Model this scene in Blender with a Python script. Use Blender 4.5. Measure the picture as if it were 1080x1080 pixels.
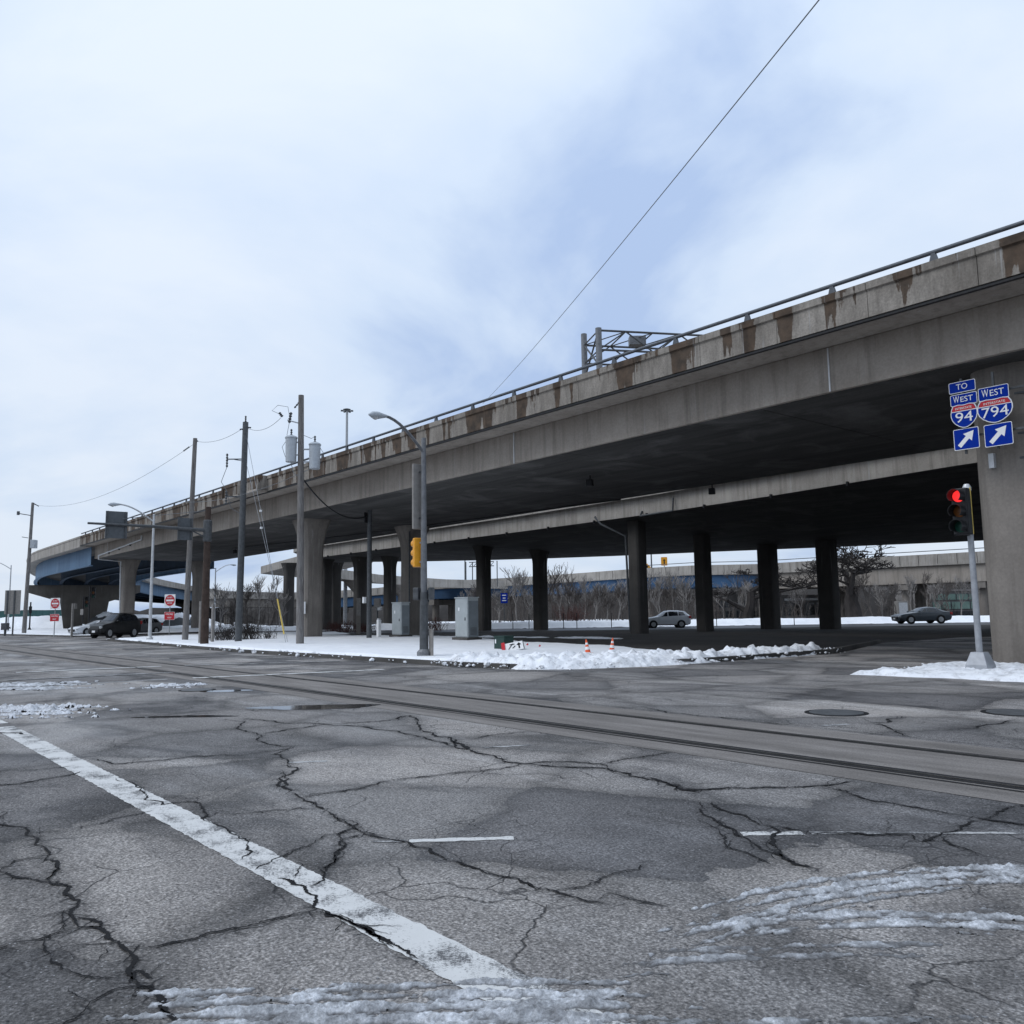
import bpy, bmesh, math, random
import numpy as np
from math import sin, cos, pi, radians, atan, sqrt
from mathutils import Vector, Matrix, noise as mnoise

for o in list(bpy.data.objects): bpy.data.objects.remove(o, do_unlink=True)
scene = bpy.context.scene
COL = scene.collection
rnd = random.Random(7)

# ------------------------------------------------------------------ camera
EYE = 1.6; YAW = radians(50.7); PITCH = atan(107/900.0); ROLL = 0.0140; FPX = 900.0
_fh = Vector((-sin(YAW), cos(YAW), 0)); _r0 = Vector((cos(YAW), sin(YAW), 0))
_f = _fh*cos(PITCH) + Vector((0, 0, 1))*sin(PITCH)
_u0 = _r0.cross(_f)
_r = _r0*cos(ROLL) - _u0*sin(ROLL); _u = _r.cross(_f)
cd = bpy.data.cameras.new('camera'); cam = bpy.data.objects.new('camera', cd); COL.objects.link(cam)
cd.sensor_width = 36; cd.sensor_fit = 'HORIZONTAL'; cd.lens = 36*FPX/1080; cd.clip_start = 0.1; cd.clip_end = 3000
cam.matrix_world = Matrix(((_r.x, _u.x, -_f.x, 0), (_r.y, _u.y, -_f.y, 0), (_r.z, _u.z, -_f.z, EYE), (0, 0, 0, 1)))
scene.camera = cam
scene.render.resolution_x = 1024; scene.render.resolution_y = 1024

# ------------------------------------------------------------------ sky, sun, exposure
SUN_EL, SUN_AZ = radians(48), radians(205)
w = bpy.data.worlds.new('World'); scene.world = w; w.use_nodes = True
nt = w.node_tree; nt.nodes.clear(); N = nt.nodes.new; L = nt.links.new
out = N('ShaderNodeOutputWorld'); bgs = N('ShaderNodeBackground'); bgc = N('ShaderNodeBackground'); mixs = N('ShaderNodeMixShader')
sky = N('ShaderNodeTexSky'); sky.sky_type = 'NISHITA'; sky.sun_disc = False
sky.sun_elevation = SUN_EL; sky.sun_rotation = SUN_AZ; sky.air_density = 1.0; sky.dust_density = 2.0
L(sky.outputs[0], bgs.inputs[0]); bgs.inputs[1].default_value = 0.09
tc = N('ShaderNodeTexCoord'); sep = N('ShaderNodeSeparateXYZ'); L(tc.outputs['Generated'], sep.inputs[0])
def wm(op, a, b, clamp=False):
    m = N('ShaderNodeMath'); m.operation = op; m.use_clamp = clamp
    for i, v in enumerate((a, b)):
        if isinstance(v, (int, float)): m.inputs[i].default_value = v
        else: L(v, m.inputs[i])
    return m.outputs[0]
zz = wm('ADD', wm('MAXIMUM', sep.outputs[2], 0.0), 0.22)
cx = wm('DIVIDE', sep.outputs[0], zz); cy = wm('DIVIDE', sep.outputs[1], zz)
cmb = N('ShaderNodeCombineXYZ'); L(cx, cmb.inputs[0]); L(cy, cmb.inputs[1]); cmb.inputs[2].default_value = 6.1
n1 = N('ShaderNodeTexNoise'); n1.inputs['Scale'].default_value = 1.15; n1.inputs['Detail'].default_value = 7; n1.inputs['Roughness'].default_value = 0.52; n1.inputs['Distortion'].default_value = 0.35
L(cmb.outputs[0], n1.inputs['Vector'])
cr = N('ShaderNodeValToRGB'); e = cr.color_ramp.elements
e[0].position = 0.33; e[0].color = (0.47, 0.61, 0.88, 1)
e[1].position = 0.60; e[1].color = (0.83, 0.92, 1.05, 1)
k = cr.color_ramp.elements.new(0.46); k.color = (0.70, 0.825, 1.01, 1)
L(n1.outputs[0], cr.inputs[0])
# overcast dome: a little brighter overhead than at the horizon
lift = wm('ADD', wm('MULTIPLY', wm('MAXIMUM', sep.outputs[2], 0.0), 0.26), 0.88)
mul = N('ShaderNodeVectorMath'); mul.operation = 'SCALE'; L(cr.outputs[0], mul.inputs[0]); L(lift, mul.inputs['Scale'])
L(mul.outputs[0], bgc.inputs[0]); bgc.inputs[1].default_value = 1.06
mixs.inputs[0].default_value = 0.90; L(bgs.outputs[0], mixs.inputs[1]); L(bgc.outputs[0], mixs.inputs[2]); L(mixs.outputs[0], out.inputs[0])

sd = bpy.data.lights.new('sun', 'SUN'); sd.energy = 1.25; sd.angle = radians(30); sd.color = (0.96, 0.98, 1.0)
sun = bpy.data.objects.new('sun', sd); COL.objects.link(sun)
_sv = Vector((sin(SUN_AZ)*cos(SUN_EL), cos(SUN_AZ)*cos(SUN_EL), sin(SUN_EL)))
sun.rotation_euler = _sv.to_track_quat('Z', 'Y').to_euler(); sun.location = _sv*60

vs = scene.view_settings; vs.view_transform = 'Standard'; vs.look = 'None'; vs.exposure = 0; vs.gamma = 1; vs.use_curve_mapping = False
scene.render.engine = 'CYCLES'
scene.cycles.max_bounces = 5; scene.cycles.diffuse_bounces = 2; scene.cycles.glossy_bounces = 2; scene.cycles.transmission_bounces = 2

# ------------------------------------------------------------------ helpers
def vw(X, Y, z=0.0):
    """right / ahead metres on the ground -> street frame (x along the street, y across)"""
    return Vector((-sin(YAW)*Y + cos(YAW)*X, cos(YAW)*Y + sin(YAW)*X, z))
def ray(px, py): return _r*(px-540) + _u*(540-py) + _f*FPX
def at(px, py, Y):
    d = ray(px, py); t = Y/d.dot(_fh); return Vector((0, 0, EYE)) + d*t
def gz(px, py, z=0.0):
    d = ray(px, py); t = (z-EYE)/d.z; return Vector((0, 0, EYE)) + d*t

class MB:
    def __init__(s): s.v = []; s.f = []
    def add(s, vs, fs):
        b = len(s.v); s.v += [tuple(p) for p in vs]; s.f += [tuple(i+b for i in f) for f in fs]; return s
    def box(s, c, d, rz=0.0, M=None):
        hx, hy, hz = d[0]/2, d[1]/2, d[2]/2
        vs = [Vector((x, y, z)) for z in (-hz, hz) for y in (-hy, hy) for x in (-hx, hx)]
        R = Matrix.Rotation(rz, 3, 'Z') if M is None else M
        vs = [R @ p + Vector(c) for p in vs]
        return s.add(vs, [(0, 2, 3, 1), (4, 5, 7, 6), (0, 1, 5, 4), (2, 6, 7, 3), (0, 4, 6, 2), (1, 3, 7, 5)])
    def bar(s, a, b, wd, h):
        a = Vector(a); b = Vector(b); d = (b-a); Ln = d.length; d.normalize()
        up = Vector((0, 0, 1)) if abs(d.z) < 0.95 else Vector((1, 0, 0))
        x = d.cross(up).normalized(); z = x.cross(d)
        M = Matrix((x, d, z)).transposed()
        return s.box((a+b)/2, (wd, Ln, h), M=M)
    def tube(s, pts, rad, n=8, cap=True):
        pts = [Vector(p) for p in pts]
        if not hasattr(rad, '__len__'): rad = [rad]*len(pts)
        rings = []; prev = None
        for i, p in enumerate(pts):
            d = (pts[min(i+1, len(pts)-1)] - pts[max(i-1, 0)])
            if d.length < 1e-9: d = Vector((0, 0, 1))
            d.normalize()
            if prev is None:
                a = Vector((0, 0, 1)) if abs(d.z) < 0.9 else Vector((1, 0, 0))
                x = d.cross(a).normalized()
            else:
                x = (prev - d*prev.dot(d)).normalized()
            prev = x; y = d.cross(x)
            rings.append([p + (x*cos(2*pi*k/n) + y*sin(2*pi*k/n))*rad[i] for k in range(n)])
        vs = [q for r in rings for q in r]; fs = []
        for i in range(len(pts)-1):
            for k in range(n):
                fs.append((i*n+k, i*n+(k+1) % n, (i+1)*n+(k+1) % n, (i+1)*n+k))
        if cap: fs.append(tuple(range(n-1, -1, -1))); fs.append(tuple(range((len(pts)-1)*n, len(pts)*n)))
        return s.add(vs, fs)
    def lathe(s, prof, n=16, c=(0, 0, 0), shape=None):
        """prof: (radius, z) list; shape(angle)->radial factor"""
        vs = []; fs = []
        for r, z in prof:
            for k in range(n):
                a = 2*pi*k/n; q = r*(shape(a) if shape else 1)
                vs.append((c[0]+q*cos(a), c[1]+q*sin(a), c[2]+z))
        for i in range(len(prof)-1):
            for k in range(n): fs.append((i*n+k, i*n+(k+1) % n, (i+1)*n+(k+1) % n, (i+1)*n+k))
        fs.append(tuple(range(n-1, -1, -1))); fs.append(tuple(range((len(prof)-1)*n, len(prof)*n)))
        return s.add(vs, fs)
    def prism(s, poly, z0, z1):
        n = len(poly)
        vs = [(p[0], p[1], z0) for p in poly] + [(p[0], p[1], z1) for p in poly]
        fs = [tuple(range(n-1, -1, -1)), tuple(range(n, 2*n))] + [(i, (i+1) % n, n+(i+1) % n, n+i) for i in range(n)]
        return s.add(vs, fs)
    def slab(s, poly, y0, y1):
        """poly in (x,z), extruded along y"""
        n = len(poly)
        vs = [(p[0], y0, p[1]) for p in poly] + [(p[0], y1, p[1]) for p in poly]
        fs = [tuple(range(n)), tuple(range(2*n-1, n-1, -1))] + [(i, n+i, n+(i+1) % n, (i+1) % n) for i in range(n)]
        return s.add(vs, fs)
    def sweep(s, frames, prof, close=True):
        """frames: (point, outward normal 2-D) list; prof: (offset, z)"""
        n = len(prof); vs = []; fs = []
        for (p, nr, dz) in frames:
            for o_, z in prof: vs.append((p[0]+nr[0]*o_, p[1]+nr[1]*o_, z+dz))
        for i in range(len(frames)-1):
            for k in range(n if close else n-1):
                fs.append((i*n+k, i*n+(k+1) % n, (i+1)*n+(k+1) % n, (i+1)*n+k))
        if close: fs.append(tuple(range(n-1, -1, -1))); fs.append(tuple(range((len(frames)-1)*n, len(frames)*n)))
        return s.add(vs, fs)
    def mesh(s, name):
        me = bpy.data.meshes.new(name); me.from_pydata(s.v, [], s.f); me.update()
        bm = bmesh.new(); bm.from_mesh(me); bmesh.ops.recalc_face_normals(bm, faces=bm.faces); bm.to_mesh(me); bm.free()
        return me
    def build(s, name, mat, parent=None, smooth=False, bevel=0):
        me = s.mesh(name); me.materials.append(mat)
        if smooth: smooth_me(me)
        o = bpy.data.objects.new(name, me); COL.objects.link(o)
        if parent: o.parent = parent
        if bevel:
            b = o.modifiers.new('bevel', 'BEVEL'); b.width = bevel; b.segments = 2; b.limit_method = 'ANGLE'
        return o
def smooth_me(me, ang=40):
    me.polygons.foreach_set('use_smooth', [True]*len(me.polygons))
    try: me.set_sharp_from_angle(angle=radians(ang))
    except Exception: pass
def tag(o, label=None, cat=None, group=None, kind=None):
    if label: o['label'] = label
    if cat: o['category'] = cat
    if group: o['group'] = group
    if kind: o['kind'] = kind
    return o
def thing(name, loc, label, cat, group=None, rz=0.0):
    o = bpy.data.objects.new(name, None); COL.objects.link(o); o.empty_display_size = 0.3
    o.location = loc; o.rotation_euler = (0, 0, rz); return tag(o, label, cat, group)
def copy_tree(o, parent=None):
    c = o.copy(); COL.objects.link(c)
    if parent: c.parent = parent
    for ch in list(o.children): copy_tree(ch, c)
    return c
def grid_mesh(name, xs, ys, Z, keep=None):
    """height field: Z[j,i] over ys, xs; keep mask of cells"""
    ny, nx = Z.shape
    X, Y = np.meshgrid(xs, ys)
    V = np.stack([X.ravel(), Y.ravel(), Z.ravel()], 1)
    j, i = np.meshgrid(np.arange(ny-1), np.arange(nx-1), indexing='ij')
    a = (j*nx+i).ravel(); Fq = np.stack([a, a+1, a+nx+1, a+nx], 1)
    if keep is not None: Fq = Fq[keep[:-1, :-1].ravel()]
    used = np.unique(Fq); rm = -np.ones(len(V), int); rm[used] = np.arange(len(used))
    me = bpy.data.meshes.new(name); me.from_pydata(V[used].tolist(), [], rm[Fq].tolist()); me.update()
    return me
_rs = np.random.RandomState(3)
def vnoise(X, Y, sc, seed=0, oct=4, rough=0.5):
    """numpy value noise, 0..1"""
    tot = np.zeros_like(X, float); amp = 1.0; nrm = 0
    for o_ in range(oct):
        T = np.random.RandomState(seed*17+o_).rand(128, 128)
        x = X*sc*2**o_; y = Y*sc*2**o_; xi = np.floor(x).astype(int); yi = np.floor(y).astype(int)
        fx = x-xi; fy = y-yi; fx = fx*fx*(3-2*fx); fy = fy*fy*(3-2*fy)
        g = lambda a, b: T[b % 128, a % 128]
        tot += amp*((g(xi, yi)*(1-fx)+g(xi+1, yi)*fx)*(1-fy) + (g(xi, yi+1)*(1-fx)+g(xi+1, yi+1)*fx)*fy)
        nrm += amp; amp *= rough
    return tot/nrm
def sstep(a, b, x):
    t = np.clip((x-a)/(b-a), 0, 1); return t*t*(3-2*t)

# ------------------------------------------------------------------ materials
class NM:
    def __init__(s, name):
        s.m = bpy.data.materials.new(name); s.m.use_nodes = True; s.t = s.m.node_tree
        s.b = s.t.nodes['Principled BSDF']; s.out = s.t.nodes['Material Output']
        s.b.inputs['Specular IOR Level'].default_value = 0.3
    def n(s, ty, **kw):
        nd = s.t.nodes.new(ty)
        for k_, v in kw.items(): setattr(nd, k_, v)
        return nd
    def l(s, a, b): s.t.links.new(a, b)
    def pos(s, scale=(1, 1, 1), obj=False, rot=(0, 0, 0)):
        if obj: c = s.n('ShaderNodeTexCoord').outputs['Object']
        else: c = s.n('ShaderNodeNewGeometry').outputs['Position']
        m = s.n('ShaderNodeMapping'); m.inputs['Scale'].default_value = scale; m.inputs['Rotation'].default_value = rot
        s.l(c, m.inputs['Vector']); return m.outputs[0]
    def noise(s, vec, sc, det=4, ro=0.55, dist=0.0):
        n = s.n('ShaderNodeTexNoise'); n.inputs['Scale'].default_value = sc; n.inputs['Detail'].default_value = det
        n.inputs['Roughness'].default_value = ro; n.inputs['Distortion'].default_value = dist; s.l(vec, n.inputs['Vector']); return n.outputs[0]
    def vor(s, vec, sc, feat='F1', out='Distance'):
        n = s.n('ShaderNodeTexVoronoi', feature=feat); n.inputs['Scale'].default_value = sc; s.l(vec, n.inputs['Vector']); return n.outputs[out]
    def ramp(s, fac, stops):
        n = s.n('ShaderNodeValToRGB'); el = n.color_ramp.elements
        while len(el) < len(stops): el.new(0.5)
        for q, (p, c) in zip(el, stops):
            q.position = p; q.color = (*c, 1) if hasattr(c, '__len__') else (c, c, c, 1)
        s.l(fac, n.inputs[0]); return n.outputs[0]
    def mix(s, fac, a, b, mode='MIX'):
        n = s.n('ShaderNodeMix', data_type='RGBA', blend_type=mode)
        for sock, v in ((n.inputs[0], fac), (n.inputs[6], a), (n.inputs[7], b)):
            if isinstance(v, (int, float)): sock.default_value = v
            elif hasattr(v, '__len__'): sock.default_value = (*v, 1)
            else: s.l(v, sock)
        return n.outputs[2]
    def math(s, op, a, b=0.0, clamp=False):
        n = s.n('ShaderNodeMath', operation=op, use_clamp=clamp)
        for i, v in enumerate((a, b)):
            if isinstance(v, (int, float)): n.inputs[i].default_value = v
            else: s.l(v, n.inputs[i])
        return n.outputs[0]
    def color(s, v):
        if hasattr(v, '__len__'): s.b.inputs['Base Color'].default_value = (*v, 1)
        else: s.l(v, s.b.inputs['Base Color'])
    def rough(s, v):
        if isinstance(v, (int, float)): s.b.inputs['Roughness'].default_value = v
        else: s.l(v, s.b.inputs['Roughness'])
    def bump(s, h, st=0.5, dist=0.02):
        n = s.n('ShaderNodeBump'); n.inputs['Strength'].default_value = st; n.inputs['Distance'].default_value = dist
        s.l(h, n.inputs['Height']); s.l(n.outputs[0], s.b.inputs['Normal'])

def simple(name, col, rough=0.6, metal=0.0, var=0.25, sc=6.0, bump=0.0, spec=None):
    m = NM(name); p = m.pos(obj=True)
    n_ = m.noise(p, sc, 4, 0.6)
    lo = tuple(c*(1-var) for c in col); hi = tuple(min(1, c*(1+var)) for c in col)
    m.color(m.ramp(n_, [(0.3, lo), (0.7, hi)])); m.rough(rough); m.b.inputs['Metallic'].default_value = metal
    if bump: m.bump(m.noise(p, sc*6, 3), bump, 0.01)
    if spec is not None: m.b.inputs['Specular IOR Level'].default_value = spec
    return m.m
def emis(name, col, st):
    m = NM(name); m.color(col); m.b.inputs['Emission Color'].default_value = (*col, 1); m.b.inputs['Emission Strength'].default_value = st; m.rough(0.3); return m.m

def mk_asphalt():
    m = NM('worn_asphalt'); p = m.pos()
    nz = m.n('ShaderNodeTexNoise'); nz.inputs['Scale'].default_value = 2.2; nz.inputs['Detail'].default_value = 5; m.l(p, nz.inputs['Vector'])
    def warped(k_):
        sc_ = m.n('ShaderNodeVectorMath', operation='SCALE'); m.l(nz.outputs['Color'], sc_.inputs[0]); sc_.inputs['Scale'].default_value = k_
        w_ = m.n('ShaderNodeVectorMath', operation='ADD'); m.l(p, w_.inputs[0]); m.l(sc_.outputs[0], w_.inputs[1]); return w_.outputs[0]
    wp = warped(0.5)
    big = m.noise(p, 0.25, 5, 0.6, 0.6); mid = m.noise(p, 1.5, 7, 0.68, 0.5)
    along = m.noise(m.pos((0.05, 0.8, 1)), 1.6, 5, 0.6)
    vc = m.n('ShaderNodeTexVoronoi'); vc.inputs['Scale'].default_value = 0.42; m.l(wp, vc.inputs['Vector'])
    cell = m.n('ShaderNodeSeparateColor'); m.l(vc.outputs['Color'], cell.inputs[0])
    base = m.ramp(mid, [(0.25, (0.112, 0.109, 0.109)), (0.5, (0.184, 0.179, 0.178)), (0.8, (0.262, 0.256, 0.253))])
    base = m.mix(m.ramp(along, [(0.46, 0.0), (0.66, 0.55)]), base, (0.100, 0.095, 0.093))                    # tyre-darkened lanes
    base = m.mix(m.ramp(big, [(0.42, 0.0), (0.60, 0.6)]), base, (0.29, 0.274, 0.262))                      # dried salt
    salt = m.noise(m.pos((0.16, 0.9, 1)), 1.1, 6, 0.66, 0.4)
    base = m.mix(m.ramp(salt, [(0.54, 0.0), (0.68, 0.55)]), base, (0.36, 0.355, 0.355))
    wetm = m.noise(m.pos((0.6, 1.0, 1)), 0.42, 5, 0.62, 0.8)
    base = m.mix(m.ramp(wetm, [(0.55, 0.0), (0.63, 0.65)]), base, (0.060, 0.060, 0.064))                      # damp patches
    base = m.mix(1.0, base, m.ramp(cell.outputs[0], [(0.0, (0.55, 0.55, 0.57)), (0.5, (0.96, 0.95, 0.94)), (1.0, (1.45, 1.41, 1.37))]), 'MULTIPLY')       # patched slabs
    edc = m.vor(wp, 0.42, 'DISTANCE_TO_EDGE')
    base = m.mix(1.0, base, m.ramp(edc, [(0.0, 0.62), (0.05, 0.84), (0.14, 1.06)]), 'MULTIPLY')
    at_ = m.n('ShaderNodeAttribute'); at_.attribute_name = 'crumble'
    cru = m.math('MULTIPLY', at_.outputs['Fac'], m.ramp(m.noise(p, 6, 6, 0.7), [(0.36, 0.08), (0.62, 0.65)]))
    base = m.mix(cru, base, (0.050, 0.049, 0.050))                                                      # crumbled, damp crack margins
    g1 = m.noise(p, 58, 3, 0.75); g2 = m.vor(p, 46); g3 = m.noise(p, 17, 4, 0.7)
    base = m.mix(0.85, base, m.ramp(g1, [(0.32, 0.25), (0.5, 0.95), (0.68, 1.95)]), 'MULTIPLY')
    base = m.mix(0.55, base, m.ramp(g2, [(0.05, 1.6), (0.4, 1.0), (0.8, 0.45)]), 'MULTIPLY')
    base = m.mix(0.6, base, m.ramp(g3, [(0.3, 0.6), (0.7, 1.4)]), 'MULTIPLY')
    chip = m.ramp(m.vor(p, 34, 'F1'), [(0.12, 1.0), (0.2, 0.0)])
    base = m.mix(m.math('MULTIPLY', chip, m.ramp(m.noise(p, 11, 2), [(0.48, 0), (0.58, 0.85)])), base, (0.40, 0.40, 0.41))
    pit = m.ramp(m.vor(m.pos((1, 1, 1), rot=(0, 0, 0.7)), 21, 'F1'), [(0.10, 1.0), (0.17, 0.0)])
    base = m.mix(m.math('MULTIPLY', pit, m.ramp(m.noise(p, 5, 3), [(0.5, 0), (0.58, 0.9)])), base, (0.018, 0.018, 0.02))
    ed = m.vor(wp, 0.9, 'DISTANCE_TO_EDGE')
    craz = m.math('MULTIPLY', m.ramp(ed, [(0.0, 1.0), (0.010, 0.0)]), m.ramp(m.noise(p, 0.6, 2), [(0.50, 0.0), (0.60, 0.85)]))
    ed2 = m.vor(warped(0.25), 3.4, 'DISTANCE_TO_EDGE')
    craz2 = m.math('MULTIPLY', m.ramp(ed2, [(0.0, 1.0), (0.016, 0.0)]), m.ramp(m.noise(p, 0.45, 3), [(0.57, 0.0), (0.64, 0.7)]))
    cr3 = m.math('MULTIPLY', m.ramp(ed2, [(0.0, 1.0), (0.03, 0.0)]), m.ramp(at_.outputs['Fac'], [(0.35, 0.0), (0.8, 0.9)]))
    craz = m.math('MAXIMUM', m.math('MAXIMUM', craz, craz2), cr3)
    base = m.mix(craz, base, (0.018, 0.018, 0.02))
    m.color(base)
    m.rough(m.ramp(m.noise(m.pos((0.5, 1, 1)), 0.35, 4, 0.6), [(0.40, 0.42), (0.55, 0.88)]))
    h = m.math('ADD', m.math('MULTIPLY', g2, -0.7), m.math('MULTIPLY', g1, 1.0))
    h = m.math('SUBTRACT', h, m.math('MULTIPLY', craz, 1.5))
    m.bump(h, 0.8, 0.014)
    return m.m
def mk_trackbed():
    m = NM('track_concrete'); p = m.pos()
    n_ = m.noise(m.pos((0.22, 1.6, 1)), 1.8, 7, 0.7); f = m.noise(p, 50, 3, 0.75)
    c = m.ramp(n_, [(0.3, (0.10, 0.091, 0.084)), (0.52, (0.168, 0.154, 0.144)), (0.75, (0.25, 0.232, 0.218))])
    c = m.mix(0.5, c, m.ramp(f, [(0.3, 0.35), (0.7, 1.65)]), 'MULTIPLY'); m.color(c); m.rough(0.8); m.bump(f, 0.5, 0.01); return m.m
def mk_concrete(name, lo, hi, stain=0.35, drip=True):
    m = NM(name); p = m.pos()
    a = m.noise(p, 0.5, 6, 0.6); b = m.noise(p, 14, 4, 0.6)
    c = m.ramp(a, [(0.3, lo), (0.7, hi)])
    c = m.mix(0.45, c, m.ramp(b, [(0.3, 0.75), (0.7, 1.2)]), 'MULTIPLY')
    if drip:
        d = m.noise(m.pos((2.2, 2.2, 0.16)), 1.3, 5, 0.65)
        c = m.mix(m.ramp(d, [(0.48, 0.0), (0.70, stain)]), c, (0.075, 0.068, 0.06))
        d2 = m.noise(m.pos((3.1, 3.1, 0.12)), 1.0, 4, 0.6)
        c = m.mix(m.ramp(d2, [(0.62, 0.0), (0.72, stain*0.9)]), c, (0.42, 0.42, 0.42))
    m.color(c); m.rough(0.88); m.bump(b, 0.25, 0.01); return m.m
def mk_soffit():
    """formed concrete, under-deck shade painted into its tone, with streaks along the span, leak marks and plank lines"""
    m = NM('shade_toned_soffit_concrete'); p = m.pos(); a = m.noise(m.pos((0.12, 1.2, 1)), 1.0, 6, 0.65); b = m.noise(p, 10, 5, 0.65); d = m.noise(p, 0.35, 5, 0.6, 0.7)
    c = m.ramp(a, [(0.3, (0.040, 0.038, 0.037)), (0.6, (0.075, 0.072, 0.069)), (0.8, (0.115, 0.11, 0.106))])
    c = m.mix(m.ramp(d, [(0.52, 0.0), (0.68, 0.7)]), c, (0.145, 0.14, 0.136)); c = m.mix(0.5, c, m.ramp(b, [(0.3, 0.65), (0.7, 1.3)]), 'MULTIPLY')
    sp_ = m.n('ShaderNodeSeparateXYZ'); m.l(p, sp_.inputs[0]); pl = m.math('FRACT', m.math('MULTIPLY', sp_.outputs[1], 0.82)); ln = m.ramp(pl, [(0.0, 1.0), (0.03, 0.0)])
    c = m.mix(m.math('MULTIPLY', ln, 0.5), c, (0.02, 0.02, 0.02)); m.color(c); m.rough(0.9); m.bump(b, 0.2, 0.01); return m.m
def mk_parapet():
    """weathered barrier: brown water stains running down from the coping"""
    m = NM('stained_barrier_concrete'); g = m.n('ShaderNodeNewGeometry'); sp_ = m.n('ShaderNodeSeparateXYZ'); m.l(g.outputs['Position'], sp_.inputs[0])
    p = m.pos(); a = m.noise(p, 0.6, 6, 0.6); b = m.noise(p, 16, 4, 0.65)
    c = m.ramp(a, [(0.3, (0.19, 0.168, 0.145)), (0.7, (0.33, 0.30, 0.265))])
    c = m.mix(0.5, c, m.ramp(b, [(0.3, 0.55), (0.7, 1.35)]), 'MULTIPLY')
    gr_ = m.noise(m.pos((1.4, 1.4, 0.25)), 2.0, 6, 0.7); c = m.mix(m.ramp(gr_, [(0.42, 0.0), (0.66, 0.6)]), c, (0.085, 0.075, 0.064))
    hgt = m.math('DIVIDE', m.math('SUBTRACT', sp_.outputs[2], 10.1), 0.96)
    col1 = m.noise(m.pos((1.0, 1.0, 0.02)), 1.15, 2, 0.55)
    jag = m.noise(m.pos((1.0, 1.0, 0.12)), 3.4, 3, 0.6)
    edge = m.noise(p, 9, 3)
    v = m.math('ADD', m.math('MULTIPLY', m.math('SUBTRACT', col1, 0.482), 9.0), m.math('MULTIPLY', m.math('SUBTRACT', jag, 0.5), 3.4))
    v = m.math('ADD', v, m.math('MULTIPLY', m.math('SUBTRACT', hgt, 0.75), 0.75)); v = m.math('ADD', v, m.math('MULTIPLY', m.math('SUBTRACT', edge, 0.5), 0.5))
    xm = m.n('ShaderNodeMapRange'); m.l(sp_.outputs[0], xm.inputs[0]); xm.inputs[1].default_value = -20; xm.inputs[2].default_value = -36; xm.inputs[3].default_value = 0.10; xm.inputs[4].default_value = 0.55; v = m.math('ADD', v, xm.outputs[0])
    msk = m.ramp(v, [(0.18, 0.0), (0.34, 1.0)])
    st = m.ramp(m.noise(p, 2.5, 4), [(0.35, (0.030, 0.019, 0.012)), (0.65, (0.085, 0.054, 0.034))])
    c = m.mix(m.math('MULTIPLY', msk, 0.9), c, st)
    d2 = m.noise(m.pos((4.0, 4.0, 0.1)), 1.1, 3, 0.6)
    c = m.mix(m.ramp(d2, [(0.66, 0.0), (0.72, 0.55)]), c, (0.40, 0.40, 0.40))
    m.color(c); m.rough(0.85); m.bump(b, 0.35, 0.012); return m.m
def mk_snow(name, dirt=0.15, bl=0.5):
    m = NM(name); p = m.pos(); a = m.noise(p, 1.1, 6, 0.65); b = m.noise(p, 24, 5, 0.7)
    c = m.ramp(a, [(0.3, (0.76, 0.78, 0.82)), (0.7, (0.88, 0.89, 0.91))])
    d = m.noise(p, 3.2, 7, 0.72)
    c = m.mix(m.ramp(d, [(0.5, 0.0), (0.74, dirt)]), c, (0.16, 0.15, 0.145))
    m.color(c); m.rough(0.7); m.bump(b, bl, 0.03); m.b.inputs['Subsurface Weight'].default_value = 0.0; return m.m
def mk_slush(name='grey_slush', k0=0.36, k1=0.64):
    m = NM(name); p = m.pos(); b = m.noise(p, 45, 5, 0.75); d = m.noise(p, 5.5, 7, 0.75); g = m.vor(p, 60)
    c = m.ramp(d, [(k0, (0.17, 0.17, 0.175)), ((k0+k1)/2, (0.40, 0.41, 0.43)), (k1, (0.72, 0.74, 0.78))])
    c = m.mix(0.75, c, m.ramp(b, [(0.32, 0.4), (0.5, 0.95), (0.66, 1.35)]), 'MULTIPLY')
    c = m.mix(0.35, c, m.ramp(g, [(0.0, 1.3), (0.7, 0.6)]), 'MULTIPLY')
    sp_ = m.n('ShaderNodeSeparateXYZ'); m.l(p, sp_.inputs[0]); zt = m.n('ShaderNodeMapRange'); m.l(sp_.outputs[2], zt.inputs[0]); zt.inputs[1].default_value = 0.003; zt.inputs[2].default_value = 0.013
    c = m.mix(zt.outputs[0], (0.095, 0.092, 0.092), c)
    m.color(c); m.rough(0.5); m.bump(b, 0.9, 0.02); return m.m
def mk_paint(name, col=(0.62, 0.62, 0.61), wear=0.5):
    m = NM(name); p = m.pos(); a = m.noise(p, 2.2, 6, 0.7); f = m.noise(p, 70, 3, 0.75)
    t = m.math('ADD', m.math('MULTIPLY', a, 0.62), m.math('MULTIPLY', f, 0.38))
    k_ = m.ramp(t, [(0.36+0.12*wear, 1.0), (0.44+0.14*wear, 0.0)])
    c = m.mix(k_, m.mix(m.noise(p, 6, 3), tuple(q*0.78 for q in col), col), (0.10, 0.10, 0.103)); m.color(c); m.rough(0.75); m.bump(f, 0.3, 0.006); return m.m
def mk_wood():
    m = NM('weathered_pole_wood'); p = m.pos((3, 3, 0.25), obj=True); a = m.noise(p, 6, 6, 0.7, 0.6); b = m.noise(m.pos(obj=True), 0.35, 3)
    c = m.ramp(a, [(0.3, (0.085, 0.08, 0.077)), (0.55, (0.20, 0.19, 0.183)), (0.75, (0.30, 0.29, 0.285))])
    c = m.mix(m.ramp(b, [(0.45, 0), (0.65, 0.35)]), c, (0.12, 0.098, 0.085)); m.color(c); m.rough(0.9); m.bump(a, 0.5, 0.02); return m.m
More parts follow.
